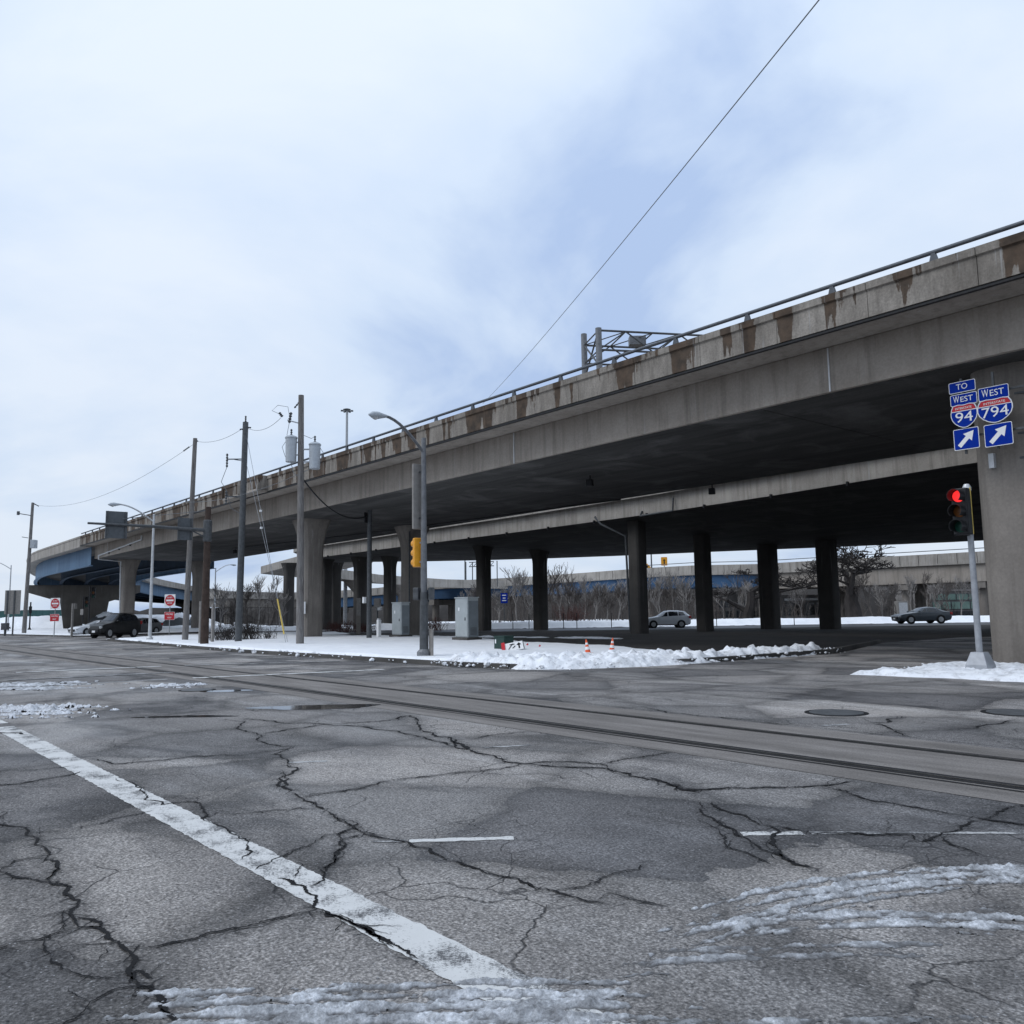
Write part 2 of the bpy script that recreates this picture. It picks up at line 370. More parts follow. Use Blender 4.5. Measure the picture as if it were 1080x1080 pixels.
def mk_ground():
    m = NM('bare_winter_ground'); p = m.pos(); a = m.noise(p, 0.25, 6, 0.65); b = m.noise(p, 7, 5, 0.7)
    c = m.ramp(a, [(0.3, (0.020, 0.018, 0.017)), (0.6, (0.040, 0.036, 0.034)), (0.8, (0.07, 0.066, 0.064))])
    c = m.mix(0.6, c, m.ramp(b, [(0.3, 0.5), (0.7, 1.5)]), 'MULTIPLY'); m.color(c); m.rough(0.95); m.bump(b, 0.6, 0.05); return m.m
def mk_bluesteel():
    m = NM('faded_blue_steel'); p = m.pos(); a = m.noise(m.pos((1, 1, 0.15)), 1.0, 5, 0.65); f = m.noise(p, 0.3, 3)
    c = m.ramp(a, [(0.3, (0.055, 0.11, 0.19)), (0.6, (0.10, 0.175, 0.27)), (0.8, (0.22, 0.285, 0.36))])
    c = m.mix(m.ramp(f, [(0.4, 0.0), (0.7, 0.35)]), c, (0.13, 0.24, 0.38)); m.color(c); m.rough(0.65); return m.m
def mk_bark(name, lo, hi):
    m = NM(name); a = m.noise(m.pos((2, 2, 0.6), obj=True), 3, 5, 0.7); m.color(m.ramp(a, [(0.3, lo), (0.7, hi)])); m.rough(0.9); return m.m
def mk_glass():
    m = NM('dark_window_glass'); m.color(m.ramp(m.noise(m.pos(), 3, 2), [(0.3, (0.012, 0.014, 0.017)), (0.7, (0.025, 0.028, 0.033))])); m.rough(0.08); m.b.inputs['Specular IOR Level'].default_value = 0.6; return m.m
def mk_carpaint(name, col, rough=0.3):
    m = NM(name); m.color(m.mix(m.ramp(m.noise(m.pos(obj=True), 2.5, 4), [(0.45, 0.0), (0.7, 0.3)]), col, tuple(min(1, c*0.7+0.03) for c in col))); m.rough(rough)
    m.b.inputs['Coat Weight'].default_value = 0.25; m.b.inputs['Coat Roughness'].default_value = 0.15; return m.m
def mk_facade(name, lo, hi):
    return mk_concrete(name, lo, hi, 0.2)
def mk_puddle():
    m = NM('standing_water'); p = m.pos(); m.color(m.ramp(m.noise(p, 3, 3), [(0.3, (0.02, 0.02, 0.022)), (0.7, (0.04, 0.038, 0.037))])); m.rough(0.06); m.b.inputs['Specular IOR Level'].default_value = 0.5
    m.bump(m.noise(p, 6, 2), 0.03, 0.01); return m.m

M = dict(
    asphalt=mk_asphalt(), track=mk_trackbed(), ground=mk_ground(),
    conc=mk_concrete('fascia_concrete', (0.265, 0.232, 0.20), (0.365, 0.325, 0.285), 0.4),
    soffit=mk_soffit(),
    col=mk_concrete('column_concrete', (0.175, 0.155, 0.138), (0.26, 0.235, 0.21), 0.4), colshade=mk_concrete('shade_toned_column_concrete', (0.045, 0.042, 0.040), (0.08, 0.075, 0.07), 0.5),  # the second, for the rear columns, has deck shade put into its colour
    para=mk_parapet(), farconc=mk_concrete('distant_concrete', (0.27, 0.248, 0.222), (0.40, 0.37, 0.335), 0.5),
    kerb=mk_concrete('kerb_concrete', (0.05, 0.047, 0.044), (0.12, 0.113, 0.106), 0.5, drip=False),
    snow=mk_snow('settled_snow', 0.10, 0.35), bank=mk_snow('ploughed_snow', 0.75, 0.8), slush=mk_slush(), slushwhite=mk_slush('white_slush', 0.24, 0.50), slushpale=mk_slush('pale_slush', 0.32, 0.60),
    paint=mk_paint('road_paint', (0.62, 0.62, 0.61), wear=0.42), paint_old=mk_paint('worn_road_paint', (0.45, 0.45, 0.45), 0.95),
    shaderoad=simple('shade_toned_asphalt', (0.04, 0.04, 0.042), 0.5, 0, 0.4, 0.6), piershade=mk_concrete('shade_toned_pier_concrete', (0.085, 0.078, 0.07), (0.14, 0.128, 0.115), 0.4),  # shade painted into both: road behind the columns, hammerhead pier
    wood=mk_wood(), blue=mk_bluesteel(), glass=mk_glass(), puddle=mk_puddle(),
    galv=simple('galvanised_steel', (0.36, 0.37, 0.38), 0.5, 0.6, 0.2), lightmetal=simple('light_grey_metal', (0.55, 0.56, 0.57), 0.45, 0.3, 0.12),
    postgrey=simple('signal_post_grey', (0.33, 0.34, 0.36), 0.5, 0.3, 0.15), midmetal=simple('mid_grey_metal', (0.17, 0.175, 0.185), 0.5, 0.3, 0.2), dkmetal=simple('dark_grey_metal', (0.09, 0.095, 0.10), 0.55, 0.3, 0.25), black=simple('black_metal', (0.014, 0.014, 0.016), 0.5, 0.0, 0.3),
    railpaint=simple('dull_grey_rail', (0.10, 0.11, 0.125), 0.55, 0.2, 0.2), railsteel=simple('rail_steel', (0.10, 0.095, 0.09), 0.35, 0.8, 0.3),
    groove=simple('rail_groove_grime', (0.012, 0.012, 0.013), 0.9, 0, 0.3), crack=simple('open_crack', (0.005, 0.005, 0.006), 0.95, 0, 0.4, 30),
    rust=simple('rusty_brown_steel', (0.062, 0.043, 0.035), 0.8, 0.1, 0.35, 4), trans=simple('transformer_grey', (0.42, 0.45, 0.48), 0.45, 0.1, 0.1),
    cab=simple('cabinet_grey', (0.42, 0.45, 0.455), 0.5, 0.2, 0.1, 2), cabdk=simple('cabinet_dark_side', (0.21, 0.235, 0.25), 0.5, 0.2, 0.12, 2),
    green=simple('dark_green_box', (0.018, 0.045, 0.038), 0.5, 0, 0.2), white=simple('white_sheet', (0.78, 0.78, 0.78), 0.5, 0, 0.06),
    red=simple('sign_red', (0.48, 0.02, 0.03), 0.45, 0, 0.12), blues=simple('sign_blue', (0.001, 0.026, 0.28), 0.6, 0, 0.10, spec=0.08), yellow=simple('signal_yellow', (0.75, 0.33, 0.02), 0.45, 0, 0.1),
    signback=simple('bare_sign_back', (0.105, 0.115, 0.125), 0.55, 0.3, 0.15), signpale=simple('pale_sign_back', (0.26, 0.245, 0.23), 0.6, 0.2, 0.15),
    orange=simple('cone_orange', (0.75, 0.13, 0.05), 0.6, 0, 0.12), cyel=simple('guy_guard_yellow', (0.68, 0.50, 0.12), 0.6, 0, 0.15), bluefar=simple('distant_navy_steel', (0.03, 0.075, 0.15), 0.7, 0, 0.35, 0.3), blueint=simple('shade_toned_blue_steel', (0.018, 0.035, 0.06), 0.8, 0, 0.3, 1.0), wire=simple('weathered_wire', (0.16, 0.17, 0.18), 0.6, 0.3, 0.2),  # inner girder blue is darkened to carry the shade between the girders
    barkdk=mk_bark('dark_bark', (0.018, 0.015, 0.014), (0.05, 0.043, 0.04)), barklt=mk_bark('pale_bark', (0.16, 0.145, 0.135), (0.36, 0.335, 0.315)), barkmid=mk_bark('grey_brown_bark', (0.06, 0.05, 0.045), (0.15, 0.13, 0.118)), barkbrush=mk_bark('brush_bark', (0.035, 0.028, 0.025), (0.115, 0.098, 0.088)), barkred=mk_bark('reddish_twigs', (0.05, 0.02, 0.018), (0.11, 0.045, 0.038)),
    tyre=simple('tyre_rubber', (0.014, 0.014, 0.015), 0.85, 0, 0.2), rim=simple('alloy_rim', (0.35, 0.36, 0.37), 0.35, 0.7, 0.15),
    silver=mk_carpaint('silver_paint', (0.66, 0.68, 0.71)), blackcar=mk_carpaint('black_paint', (0.004, 0.0045, 0.005), 0.4), slate=mk_carpaint('slate_paint', (0.07, 0.085, 0.10)), greycar=mk_carpaint('grey_paint', (0.09, 0.095, 0.10)),
    tail=simple('tail_lamp_red', (0.35, 0.012, 0.012), 0.2, 0, 0.1), head=simple('headlamp_lens', (0.55, 0.56, 0.56), 0.12, 0.2, 0.1),
    lampred=emis('lit_red_lens', (0.9, 0.03, 0.03), 1.1), lampoff_a=simple('unlit_amber_lens', (0.16, 0.055, 0.012), 0.3, 0, 0.2), lampoff_g=simple('unlit_green_lens', (0.008, 0.05, 0.035), 0.3, 0, 0.2),
    fargreen=simple('green_site_hoarding', (0.02, 0.062, 0.062), 0.8, 0, 0.2, 0.3), farwall=mk_facade('distant_wall', (0.16, 0.15, 0.145), (0.28, 0.265, 0.255)), hill=simple('far_ridge_scrub', (0.10, 0.10, 0.105), 0.95, 0, 0.4, 0.05),
    farglass=simple('pale_green_glazing', (0.16, 0.24, 0.21), 0.3, 0, 0.35, 0.4),
)

# ================================================================== SETTING
def sheet(name, poly, z, mat, parent=None):
    me = bpy.data.meshes.new(name); me.from_pydata([(p[0], p[1], z) for p in poly], [], [tuple(range(len(poly)))]); me.update()
    if me.polygons[0].normal.z < 0: me.flip_normals()
    me.materials.append(mat); o = bpy.data.objects.new(name, me); COL.objects.link(o)
    if parent: o.parent = parent
    return o
def ssheet(name, poly, z, mat, label):
    o = sheet(name, poly, z, mat); return tag(o, label, None, None, 'structure')

ssheet('ground', [(-900, -300), (500, -300), (500, 900), (-900, 900)], -0.02, M['ground'], 'bare dark winter ground under the overpasses')
road = ssheet('street', [(-500, -14), (40, -14), (40, 20.5), (-9.5, 20.5), (-10.5, 24), (-10.5, 30), (-8, 42), (0, 52), (20, 60), (20, 70), (-10, 62), (-20.5, 48), (-20.3, 38.8), (-16.8, 29), (-17.0, 20), (-18.6, 16.3), (-22, 15.4), (-70, 17.0), (-72, 19.5), (-76, 24), (-84, 44), (-92, 60), (-98, 60), (-95, 42), (-90, 26), (-87, 19.5), (-95, 18), (-500, 10)], 0.0, M['asphalt'], 'cracked grey asphalt street with worn white markings')
ssheet('side_road', [tuple(vw(X, Y)[:2]) for X, Y in ((-30, 78), (90, 78), (90, 90), (-30, 90))], -0.008, M['shaderoad'], 'road crossing behind the overpass columns')
ssheet('track_bed', [(-400, 7.72), (30, 7.72), (30, 10.55), (-400, 10.55)], 0.004, M['track'], 'brownish concrete strip carrying the street rails')
# rails
tr = thing('street_railway', (0, 0, 0), 'pair of steel rails sunk in the brownish strip along the street', 'rail track')
for yy, gw in ((8.42, 0.11), (9.86, 0.09)):
    g_ = sheet('rail_groove', [(-300, yy-gw), (25, yy-gw), (25, yy+gw), (-300, yy+gw)], 0.008, M['groove'], tr)
    MB().box((-137.5, yy-0.012, 0.008), (325, 0.05, 0.014)).build('rail', M['railsteel'], tr)
sheet('rail_groove', [(-300, 8.20), (25, 8.20), (25, 8.25), (-300, 8.25)], 0.008, M['groove'], tr)

# painted markings
def ragged(a, b, wd, step=0.25, j=0.012, seed=1):
    a = Vector(a); b = Vector(b); d = b-a; Ln = d.length; d.normalize(); nn = Vector((-d.y, d.x)); R = random.Random(seed); k_ = max(2, int(Ln/step))
    L1 = [a+d*(Ln*i/k_)+nn*(wd/2+R.uniform(-j, j)) for i in range(k_+1)]; L2 = [a+d*(Ln*i/k_)-nn*(wd/2+R.uniform(-j, j)) for i in range(k_+1)]
    return L1, L2
def marking(a, b, wd, mat, z=0.006, seed=1, j=0.012):
    L1, L2 = ragged(a, b, wd, 0.045, j*0.8, seed); n = len(L1)
    me = bpy.data.meshes.new('lane_marking'); me.from_pydata([(p.x, p.y, z) for p in L1+L2], [], [(i, n+i, n+i+1, i+1) for i in range(n-1)]); me.update()
    me.materials.append(mat); o = bpy.data.objects.new('lane_marking', me); COL.objects.link(o); o.parent = road; return o
marking((-15.6, 2.36), (-40, 2.3), 0.29, M['paint'], seed=2)
marking((-15.1, 2.36), (-1.9, 2.42), 0.285, M['paint'], seed=3)
marking((-5.52, 3.20), (-5.38, 3.38), 0.05, M['paint_old'], seed=41, j=0.02); marking((-5.36, 3.40), (-4.92, 4.0), 0.085, M['paint'], seed=4, j=0.014)
marking((-3.9, 5.28), (-3.62, 5.62), 0.10, M['paint'], seed=5, j=0.016)
marking((-3.58, 5.66), (-3.26, 6.04), 0.07, M['paint_old'], seed=6)
marking((-3.24, 6.06), (-1.6, 7.8), 0.05, M['paint_old'], seed=7)
marking((-9.05, 4.16), (-8.84, 4.54), 0.09, M['paint_old'], seed=8)
marking((-8.37, 6.36), (-8.14, 6.91), 0.09, M['paint_old'], seed=9)
marking((-6.64, 10.86), (-6.47, 11.3), 0.12, M['paint_old'], seed=10)
marking((-23.9, 1.0), (-23.5, 7.4), 0.32, M['paint_old'], seed=11); marking((-23.3, 8.0), (-22.2, 13.2), 0.34, M['paint'], 0.012, seed=12)
marking((-30.3, 5.0), (-29.9, 9.2), 0.34, M['paint'], 0.012, seed=13); marking((-29.7, 9.9), (-27.6, 14.6), 0.34, M['paint_old'], 0.012, seed=14)
marking((-26.6, 4.2), (-26.2, 8.4), 0.3, M['paint_old'], 0.012, seed=15)
for i in range(5): marking((-36-i*13, 4.6), (-39.5-i*13, 4.6), 0.14, M['paint_old'], 0.006, seed=20+i)

# ------------------------------------------------------------------ traced pavement cracks (world metres)
CR = []
def _cr(ox, oy, sc, wd, pts): CR.append((wd, [(ox+a/sc, oy+b/sc) for a, b in pts]))
z4 = (0, 820, 2.7); z5 = (340, 860, 2.842); z2 = (360, 680, 3.0); z3 = (680, 680, 2.7); z1 = (0, 660, 2.7)
_cr(*z4, 11, [(20, 100), (72, 150), (95, 170), (130, 205), (160, 240), (165, 265), (140, 300), (195, 315), (208, 345), (205, 385), (225, 430), (290, 435), (330, 470), (350, 490), (375, 510), (370, 560), (430, 600), (465, 640), (495, 702), (520, 760)])
_cr(*z4, 9, [(-40, 262), (0, 270), (60, 290), (120, 300), (195, 315)])
_cr(*z4, 10, [(-40, 500), (0, 490), (70, 470), (150, 450), (225, 435), (285, 430), (285, 415), (240, 405), (215, 400)])
_cr(*z4, 6, [(0, 268), (40, 240), (90, 232), (130, 228)])
_cr(*z4, 5, [(160, 250), (150, 280), (118, 298)]); _cr(*z4, 5, [(185, 380), (178, 410), (180, 440)])
_cr(*z4, 9, [(350, 490), (440, 485), (560, 462), (640, 440), (760, 410), (890, 380)])
_cr(*z4, 13, [(890, 380), (900, 350), (870, 320), (830, 300), (790, 290)])
_cr(*z4, 16, [(890, 385), (960, 400), (1040, 430), (1080, 458), (1120, 490)])
_cr(*z4, 9, [(150, 730), (190, 700), (250, 655), (320, 610), (370, 600), (435, 605)]); _cr(*z4, 9, [(440, 580), (390, 555), (370, 590)])
_cr(*z4, 6, [(125, 460), (140, 505), (180, 550), (240, 570), (340, 580)])
_cr(*z4, 5, [(80, 162), (200, 150), (330, 118), (440, 95)])
_cr(*z4, 5, [(220, 485), (290, 478), (340, 480)])
_cr(*z4, 8, [(330, 5), (380, 20), (420, 55), (460, 80), (530, 70), (580, 100), (580, 125), (620, 140), (680, 175), (710, 185), (705, 210), (690, 235)])
_cr(*z4, 6, [(600, 105), (640, 105), (760, 98), (920, 95)]); _cr(*z4, 7, [(925, 95), (960, 120), (1020, 155), (1080, 170)])
_cr(*z4, 5, [(1020, 155), (970, 160), (870, 200), (840, 215)]); _cr(*z4, 8, [(970, 175), (978, 200), (950, 245), (920, 290), (880, 315)])
_cr(*z4, 9, [(800, -20), (805, 30), (830, 38), (900, 85), (925, 95)]); _cr(*z4, 6, [(830, 38), (900, 48), (1000, 35), (1080, 22)])
_cr(*z4, 5, [(725, 268), (760, 250), (810, 225), (860, 200)])
_cr(*z5, 9, [(35, 0), (95, 40), (120, 55), (200, 75), (260, 85), (340, 120), (420, 150), (500, 178), (600, 205), (700, 230), (790, 262), (860, 270)])
_cr(*z5, 9, [(120, 60), (60, 75), (45, 60), (65, 50), (95, 40)]); _cr(*z5, 9, [(60, 75), (65, 100), (40, 145), (5, 180)])
_cr(*z5, 15, [(0, 285), (50, 310), (130, 345), (180, 378), (235, 405), (285, 435)])
_cr(*z5, 5, [(700, 230), (810, 205), (880, 175), (980, 140)]); _cr(*z5, 7, [(880, 235), (940, 258), (1000, 268)])
_cr(*z2, 13, [(180, 240), (215, 225), (250, 265), (290, 285), (355, 310), (375, 330), (430, 345), (510, 365), (570, 378), (650, 385), (750, 390), (840, 393), (900, 408), (960, 425), (1030, 440), (1080, 450)])
_cr(*z2, 9, [(-150, 492), (0, 465), (120, 440), (250, 420), (380, 405), (500, 395), (570, 378)])
_cr(*z2, 10, [(570, 378), (700, 372), (820, 378), (845, 390)]); _cr(*z2, 10, [(840, 378), (900, 362), (980, 352), (1050, 340)])
_cr(*z2, 10, [(0, 250), (90, 245), (180, 235), (215, 225)]); _cr(*z2, 11, [(0, 255), (120, 270), (220, 285), (270, 300), (355, 325)])
_cr(*z2, 7, [(420, 300), (490, 285), (590, 275)]); _cr(*z2, 20, [(355, 300), (385, 318), (400, 335)])
_cr(*z3, 12, [(0, 375), (60, 395), (120, 412), (170, 415), (240, 408), (340, 408), (450, 407), (520, 402), (600, 390)])
_cr(*z3, 24, [(60, 398), (110, 414), (160, 420)])
_cr(*z3, 11, [(520, 408), (600, 432), (720, 455), (850, 480), (970, 500), (1080, 515), (1140, 522)])
_cr(*z3, 11, [(1140, 455), (1080, 460), (1030, 468), (970, 498), (900, 530), (830, 550), (790, 565)])
_cr(*z3, 12, [(160, 450), (190, 495), (230, 520), (300, 560), (380, 600), (440, 630), (480, 640)])
_cr(*z3, 14, [(190, 450), (240, 480), (300, 500), (370, 525), (370, 560), (390, 600), (440, 630)])
_cr(*z3, 11, [(375, 522), (430, 530), (490, 540), (600, 540), (680, 545), (760, 545), (790, 565)])
_cr(*z3, 6, [(150, 500), (230, 550), (300, 600), (360, 630)]); _cr(*z3, 8, [(845, 550), (880, 575), (950, 605)])
_cr(*z3, 12, [(640, 225), (690, 215), (735, 205)]); _cr(*z3, 11, [(650, 225), (700, 240), (740, 262)]); _cr(*z3, 10, [(905, 243), (980, 228), (1060, 213)])
_cr(*z3, 8, [(0, 178), (60, 195), (160, 205), (330, 215)])
_cr(*z1, 10, [(640, 268), (700, 300), (745, 318), (800, 345), (830, 345)]); _cr(*z1, 10, [(830, 345), (820, 390), (805, 430), (805, 460), (830, 468)])
_cr(*z1, 9, [(260, 380), (330, 395), (450, 385), (560, 372), (680, 370), (770, 358), (820, 352)])
_cr(*z1, 9, [(745, 310), (830, 295), (900, 285), (950, 280)]); _cr(*z1, 9, [(700, 265), (780, 272), (900, 280), (1080, 290)])
_cr(*z1, 12, [(-60, 462), (0, 455), (90, 445), (180, 430), (240, 415)]); _cr(*z1, 8, [(-60, 418), (0, 415), (100, 412), (215, 400)])
_cr(*z1, 14, [(-60, 312), (0, 305), (90, 312)]); _cr(*z1, 12, [(440, 265), (520, 258), (590, 250)])
R5 = random.Random(11)
def fract(P, R, lv, amp):
    for k_ in range(lv):
        Q = [P[0]]
        for a, b in zip(P[:-1], P[1:]):
            d = b-a; n_ = Vector((-d.y, d.x)); Q += [a.lerp(b, R.uniform(0.4, 0.6))+n_*R.gauss(0, amp), b]
        P = Q
    return P
def ribbon(Q, base, R, name='crack', z=0.0095):
    L1 = []; L2 = []; n = len(Q); ph = R.uniform(0, 50)
    for i, q in enumerate(Q):
        d = (Q[min(i+1, n-1)]-Q[max(i-1, 0)]).normalized(); nn = Vector((-d.y, d.x)); tp = min(1, 0.12+min(i, n-1-i)*0.14)
        f1 = max(0.15, 0.75+1.5*mnoise.noise(Vector((q.x*7+ph, q.y*7, 1.3)))+R.gauss(0, 0.18)); f2 = max(0.15, 0.75+1.5*mnoise.noise(Vector((q.x*7, q.y*7+ph, 7.9)))+R.gauss(0, 0.18))
        L1.append(q+nn*base*tp*f1); L2.append(q-nn*base*tp*f2)
    me = bpy.data.meshes.new(name); me.from_pydata([(p.x, p.y, z) for p in L1+L2], [], [(i, n+i, n+i+1, i+1) for i in range(n-1)]); me.update()
    me.materials.append(M['crack']); o = bpy.data.objects.new(name, me); COL.objects.link(o); o.parent = road
ALLQ = []; ALLW = []
for wd, pl in CR:
    P = [gz(a, b, 0.0) for a, b in pl]; P = [Vector((p.x, p.y)) for p in P]
    dist = sum(p.length for p in P)/len(P); base = wd*0.001*(0.72+dist*0.055)
    Q = fract(P, R5, 4, 0.085); ribbon(Q, base, R5); ALLQ += Q; ALLW += [0.03+wd*0.0045*(0.6+dist*0.05)]*len(Q)
    if wd >= 9:      # side splinters that leave and rejoin the main break
        for k_ in range(max(1, len(P)//3)):
            i = R5.randrange(0, len(Q)-9); j = min(len(Q)-1, i+R5.randint(8, 26)); off = R5.choice((-1, 1))*R5.uniform(0.015, 0.05)*(1+dist*0.06)
            sub = [Q[i]]
            for k2 in range(i+2, j-1, 3):
                d = (Q[k2+1]-Q[k2-1]).normalized(); t = (k2-i)/(j-i); sub.append(Q[k2]+Vector((-d.y, d.x))*off*sin(pi*t)+Vector((R5.gauss(0, .006), R5.gauss(0, .006))))
            sub.append(Q[j]); ribbon(sub, base*0.35, R5)
        for k_ in range(max(1, len(P)//3)):
            i = R5.randrange(2, len(Q)-2); d = (Q[i+1]-Q[i-1]).normalized(); a = R5.choice((-1, 1))*R5.uniform(0.5, 1.2); d = Vector((d.x*cos(a)-d.y*sin(a), d.x*sin(a)+d.y*cos(a))); ln = R5.uniform(0.12, 0.5)*(1+dist*0.05)
            ribbon(fract([Q[i], Q[i]+d*ln*0.5, Q[i]+d*ln], R5, 3, 0.1), base*0.28, R5)

# near-field surface sheets that know how far the nearest break is
QP = np.array([[q.x, q.y] for q in ALLQ]); QW = np.array([r for r in ALLW])
def worn_sheet(x0, x1, y0, y1, res, z):
    xs = np.arange(x0, x1+1e-6, res); ys = np.arange(y0, y1+1e-6, res); X, Y = np.meshgrid(xs, ys)
    me = grid_mesh('worn_surface', xs, ys, np.full(X.shape, z)); C = np.zeros(X.size); pts = np.stack([X.ravel(), Y.ravel()], 1)
    gx = np.floor(QP[:, 0]/0.5).astype(int); gy = np.floor(QP[:, 1]/0.5).astype(int); bins = {}
    for i, kx in enumerate(zip(gx, gy)): bins.setdefault(kx, []).append(i)
    cell_of = {}
    bx = np.floor(pts[:, 0]/0.5).astype(int); by = np.floor(pts[:, 1]/0.5).astype(int); key = bx*100000+by; order = np.argsort(key, kind='stable'); ks, st_ = np.unique(key[order], return_index=True); st_ = list(st_)+[len(order)]
    for n_, k_ in enumerate(ks):
        idx = order[st_[n_]:st_[n_+1]]; a, b = bx[idx[0]], by[idx[0]]; near_ = []
        for da in (-1, 0, 1):
            for db in (-1, 0, 1): near_ += bins.get((a+da, b+db), [])
        if not near_: continue
        D2 = ((pts[idx][:, None, :]-QP[near_][None])**2).sum(2); v = np.exp(-D2/(QW[near_][None]**2)).max(1); C[idx] = v
    at_ = me.attributes.new('crumble', 'FLOAT', 'POINT'); at_.data.foreach_set('value', C.astype(np.float32)); me.materials.append(M['asphalt'])
    o = bpy.data.objects.new('worn_surface', me); COL.objects.link(o); o.parent = road
worn_sheet(-24, 0.6, -3.0, 7.6, 0.05, 0.0025); worn_sheet(-24, 0.0, 10.7, 15.2, 0.08, 0.0025)

# manholes, puddles
def manhole(p, r, label):
    o = thing('manhole_cover', (p[0], p[1], 0.004), label, 'manhole', 'iron covers in the road')
    MB().lathe([(r*1.18, -0.01), (r*1.18, 0.004)], 24).build('collar', M['crack'], o)
    MB().lathe([(r, 0.0), (r, 0.010), (r*0.96, 0.013)], 24).build('lid', M['dkmetal'], o)
    return o
manhole(gz(882, 752), 0.40, 'round iron manhole cover in pale asphalt beyond the rails')
manhole(gz(1073, 752), 0.42, 'round iron manhole cover at the right edge beyond the rails')
manhole(gz(208, 728), 0.34, 'round iron manhole cover with slush beside it, short of the crosswalk')
def blob(name, c, rx, ry, rz, z, mat, label, seed, cat='puddle'):
    R = random.Random(seed); ph = [R.uniform(0, 6.28) for _ in range(4)]; pts = []
    for k_ in range(40):
        a = 2*pi*k_/40; q = 1+0.16*sin(2*a+ph[0])+0.12*sin(3*a+ph[1])+0.08*sin(5*a+ph[2])+0.05*sin(9*a+ph[3]); x = rx*q*cos(a); y = ry*q*sin(a)
        pts.append((c[0]+x*cos(rz)-y*sin(rz), c[1]+x*sin(rz)+y*cos(rz)))
    return tag(sheet(name, pts, z, mat), label, cat, 'puddles on the road', 'stuff')
blob('puddle', gz(333, 746), 1.0, 0.42, YAW, 0.007, M['puddle'], 'shallow brown puddle on the asphalt near the rails', 1)
blob('puddle', gz(236, 729), 0.55, 0.25, YAW, 0.007, M['puddle'], 'bright meltwater puddle beside the slushy manhole', 2)
blob('puddle', gz(196, 756), 0.7, 0.16, YAW, 0.007, M['puddle'], 'thin dark streak of water left of the brown puddle', 3)

# ------------------------------------------------------------------ kerbs
def kerb(name, pts, label, wd=0.18, h=0.14, seg=3.0):
    o = thing(name, (0, 0, 0), label, None); o['kind'] = 'structure'
    for a, b in zip(pts[:-1], pts[1:]):
        a = Vector(a); b = Vector(b); d = b-a; n_ = max(1, int(round(d.length/seg)))
        for i in range(n_):
            p = a+d*(i/n_); q = a+d*((i+1)/n_)-d.normalized()*0.015
            MB().bar((p.x, p.y, h/2-0.02), (q.x, q.y, h/2-0.02), wd, h+0.04).build('kerbstone', M['kerb'], o)
    return o
K1 = [(-71.5, 19.6), (-70.2, 17.9), (-68, 17.1), (-39.3, 15.35), (-22.0, 15.55), (-19.6, 15.9), (-18.4, 16.9), (-17.6, 19), (-17.1, 23), (-17.2, 29), (-20.4, 38.8)]
kerb('kerb', K1, 'dark wet concrete kerb round the snowy island')
K2 = [(-400, 12), (-109.2, 16.6), (-88, 18.9), (-86.6, 20.2), (-88.6, 24), (-92, 32)]
kerb('kerb', K2, 'concrete kerb along the snowy verge at the far left', seg=8)
K3 = [(30, 20.7), (-9.6, 20.4), (-10.4, 21.2), (-10.9, 24), (-10.9, 31)]
kerb('kerb', K3, 'kerb round the snowy corner under the big column', h=0.05)

# ------------------------------------------------------------------ snow
def inside_dist(X, Y, poly):
    """signed distance, positive inside"""
    D = np.full(X.shape, 1e9); ins = np.zeros(X.shape, bool); n = len(poly)
    for i in range(n):
        x0, y0 = poly[i]; x1, y1 = poly[(i+1) % n]; dx, dy = x1-x0, y1-y0
        t = np.clip(((X-x0)*dx+(Y-y0)*dy)/(dx*dx+dy*dy), 0, 1); D = np.minimum(D, np.hypot(X-x0-t*dx, Y-y0-t*dy))
        c = ((y0 > Y) != (y1 > Y)) & (X < (dx)*(Y-y0)/(dy+1e-12)+x0); ins ^= c
    return np.where(ins, D, -D)
def snowfield(name, poly, res, top, label, mat, seed=1, rag=0.35, amp=0.05, wid=0.35, z0=-0.05, extra=None, kind='structure', bare=0.0):
    xs = np.arange(min(p[0] for p in poly)-0.5, max(p[0] for p in poly)+0.5, res); ys = np.arange(min(p[1] for p in poly)-0.5, max(p[1] for p in poly)+0.5, res)
    X, Y = np.meshgrid(xs, ys); D = inside_dist(X, Y, poly)+(vnoise(X, Y, 0.9, seed, 4)-0.5)*2*rag
    Z = z0+(top-z0)*sstep(0, wid, D)+(vnoise(X, Y, 0.35, seed+1, 5, 0.55)-0.5)*amp*2+(vnoise(X, Y, 3.5, seed+2, 3)-0.5)*amp*0.5
    if bare: Z -= sstep(0.60, 0.72, vnoise(X, Y, 0.5, seed+5, 5, 0.6))*bare
    if extra is not None: Z = Z+extra(X, Y, D)
    me = grid_mesh(name, xs, ys, Z, keep=(D > -0.25)); smooth_me(me, 70); me.materials.append(mat)
    o = bpy.data.objects.new(name, me); COL.objects.link(o); return tag(o, label, None, None, kind)
island = [(-71.0, 18.9), (-69.5, 17.9), (-67, 17.55), (-39.3, 15.85), (-22.0, 16.05), (-19.6, 16.35), (-18.7, 17.2), (-18.0, 19), (-17.4, 23.6), (-21.2, 24.7), (-27, 27.6), (-33.4, 28.3), (-46, 33.5), (-60, 30.5), (-76, 29.5), (-76, 25), (-73, 20.5)]
snowfield('snowy_verge', island, 0.16, 0.17, 'white snow cover on the island before the overpass', M['snow'], 3, 0.16, 0.05, 0.30)
left_verge = [(-300, 13.5), (-109.2, 16.85), (-88.2, 19.1), (-87, 20.3), (-89, 24), (-92, 31), (-125, 30), (-300, 40)]
snowfield('snowy_verge', left_verge, 0.5, 0.18, 'snow on the far left verge round the do-not-enter sign', M['snow'], 5, 0.3, 0.06, 0.6)
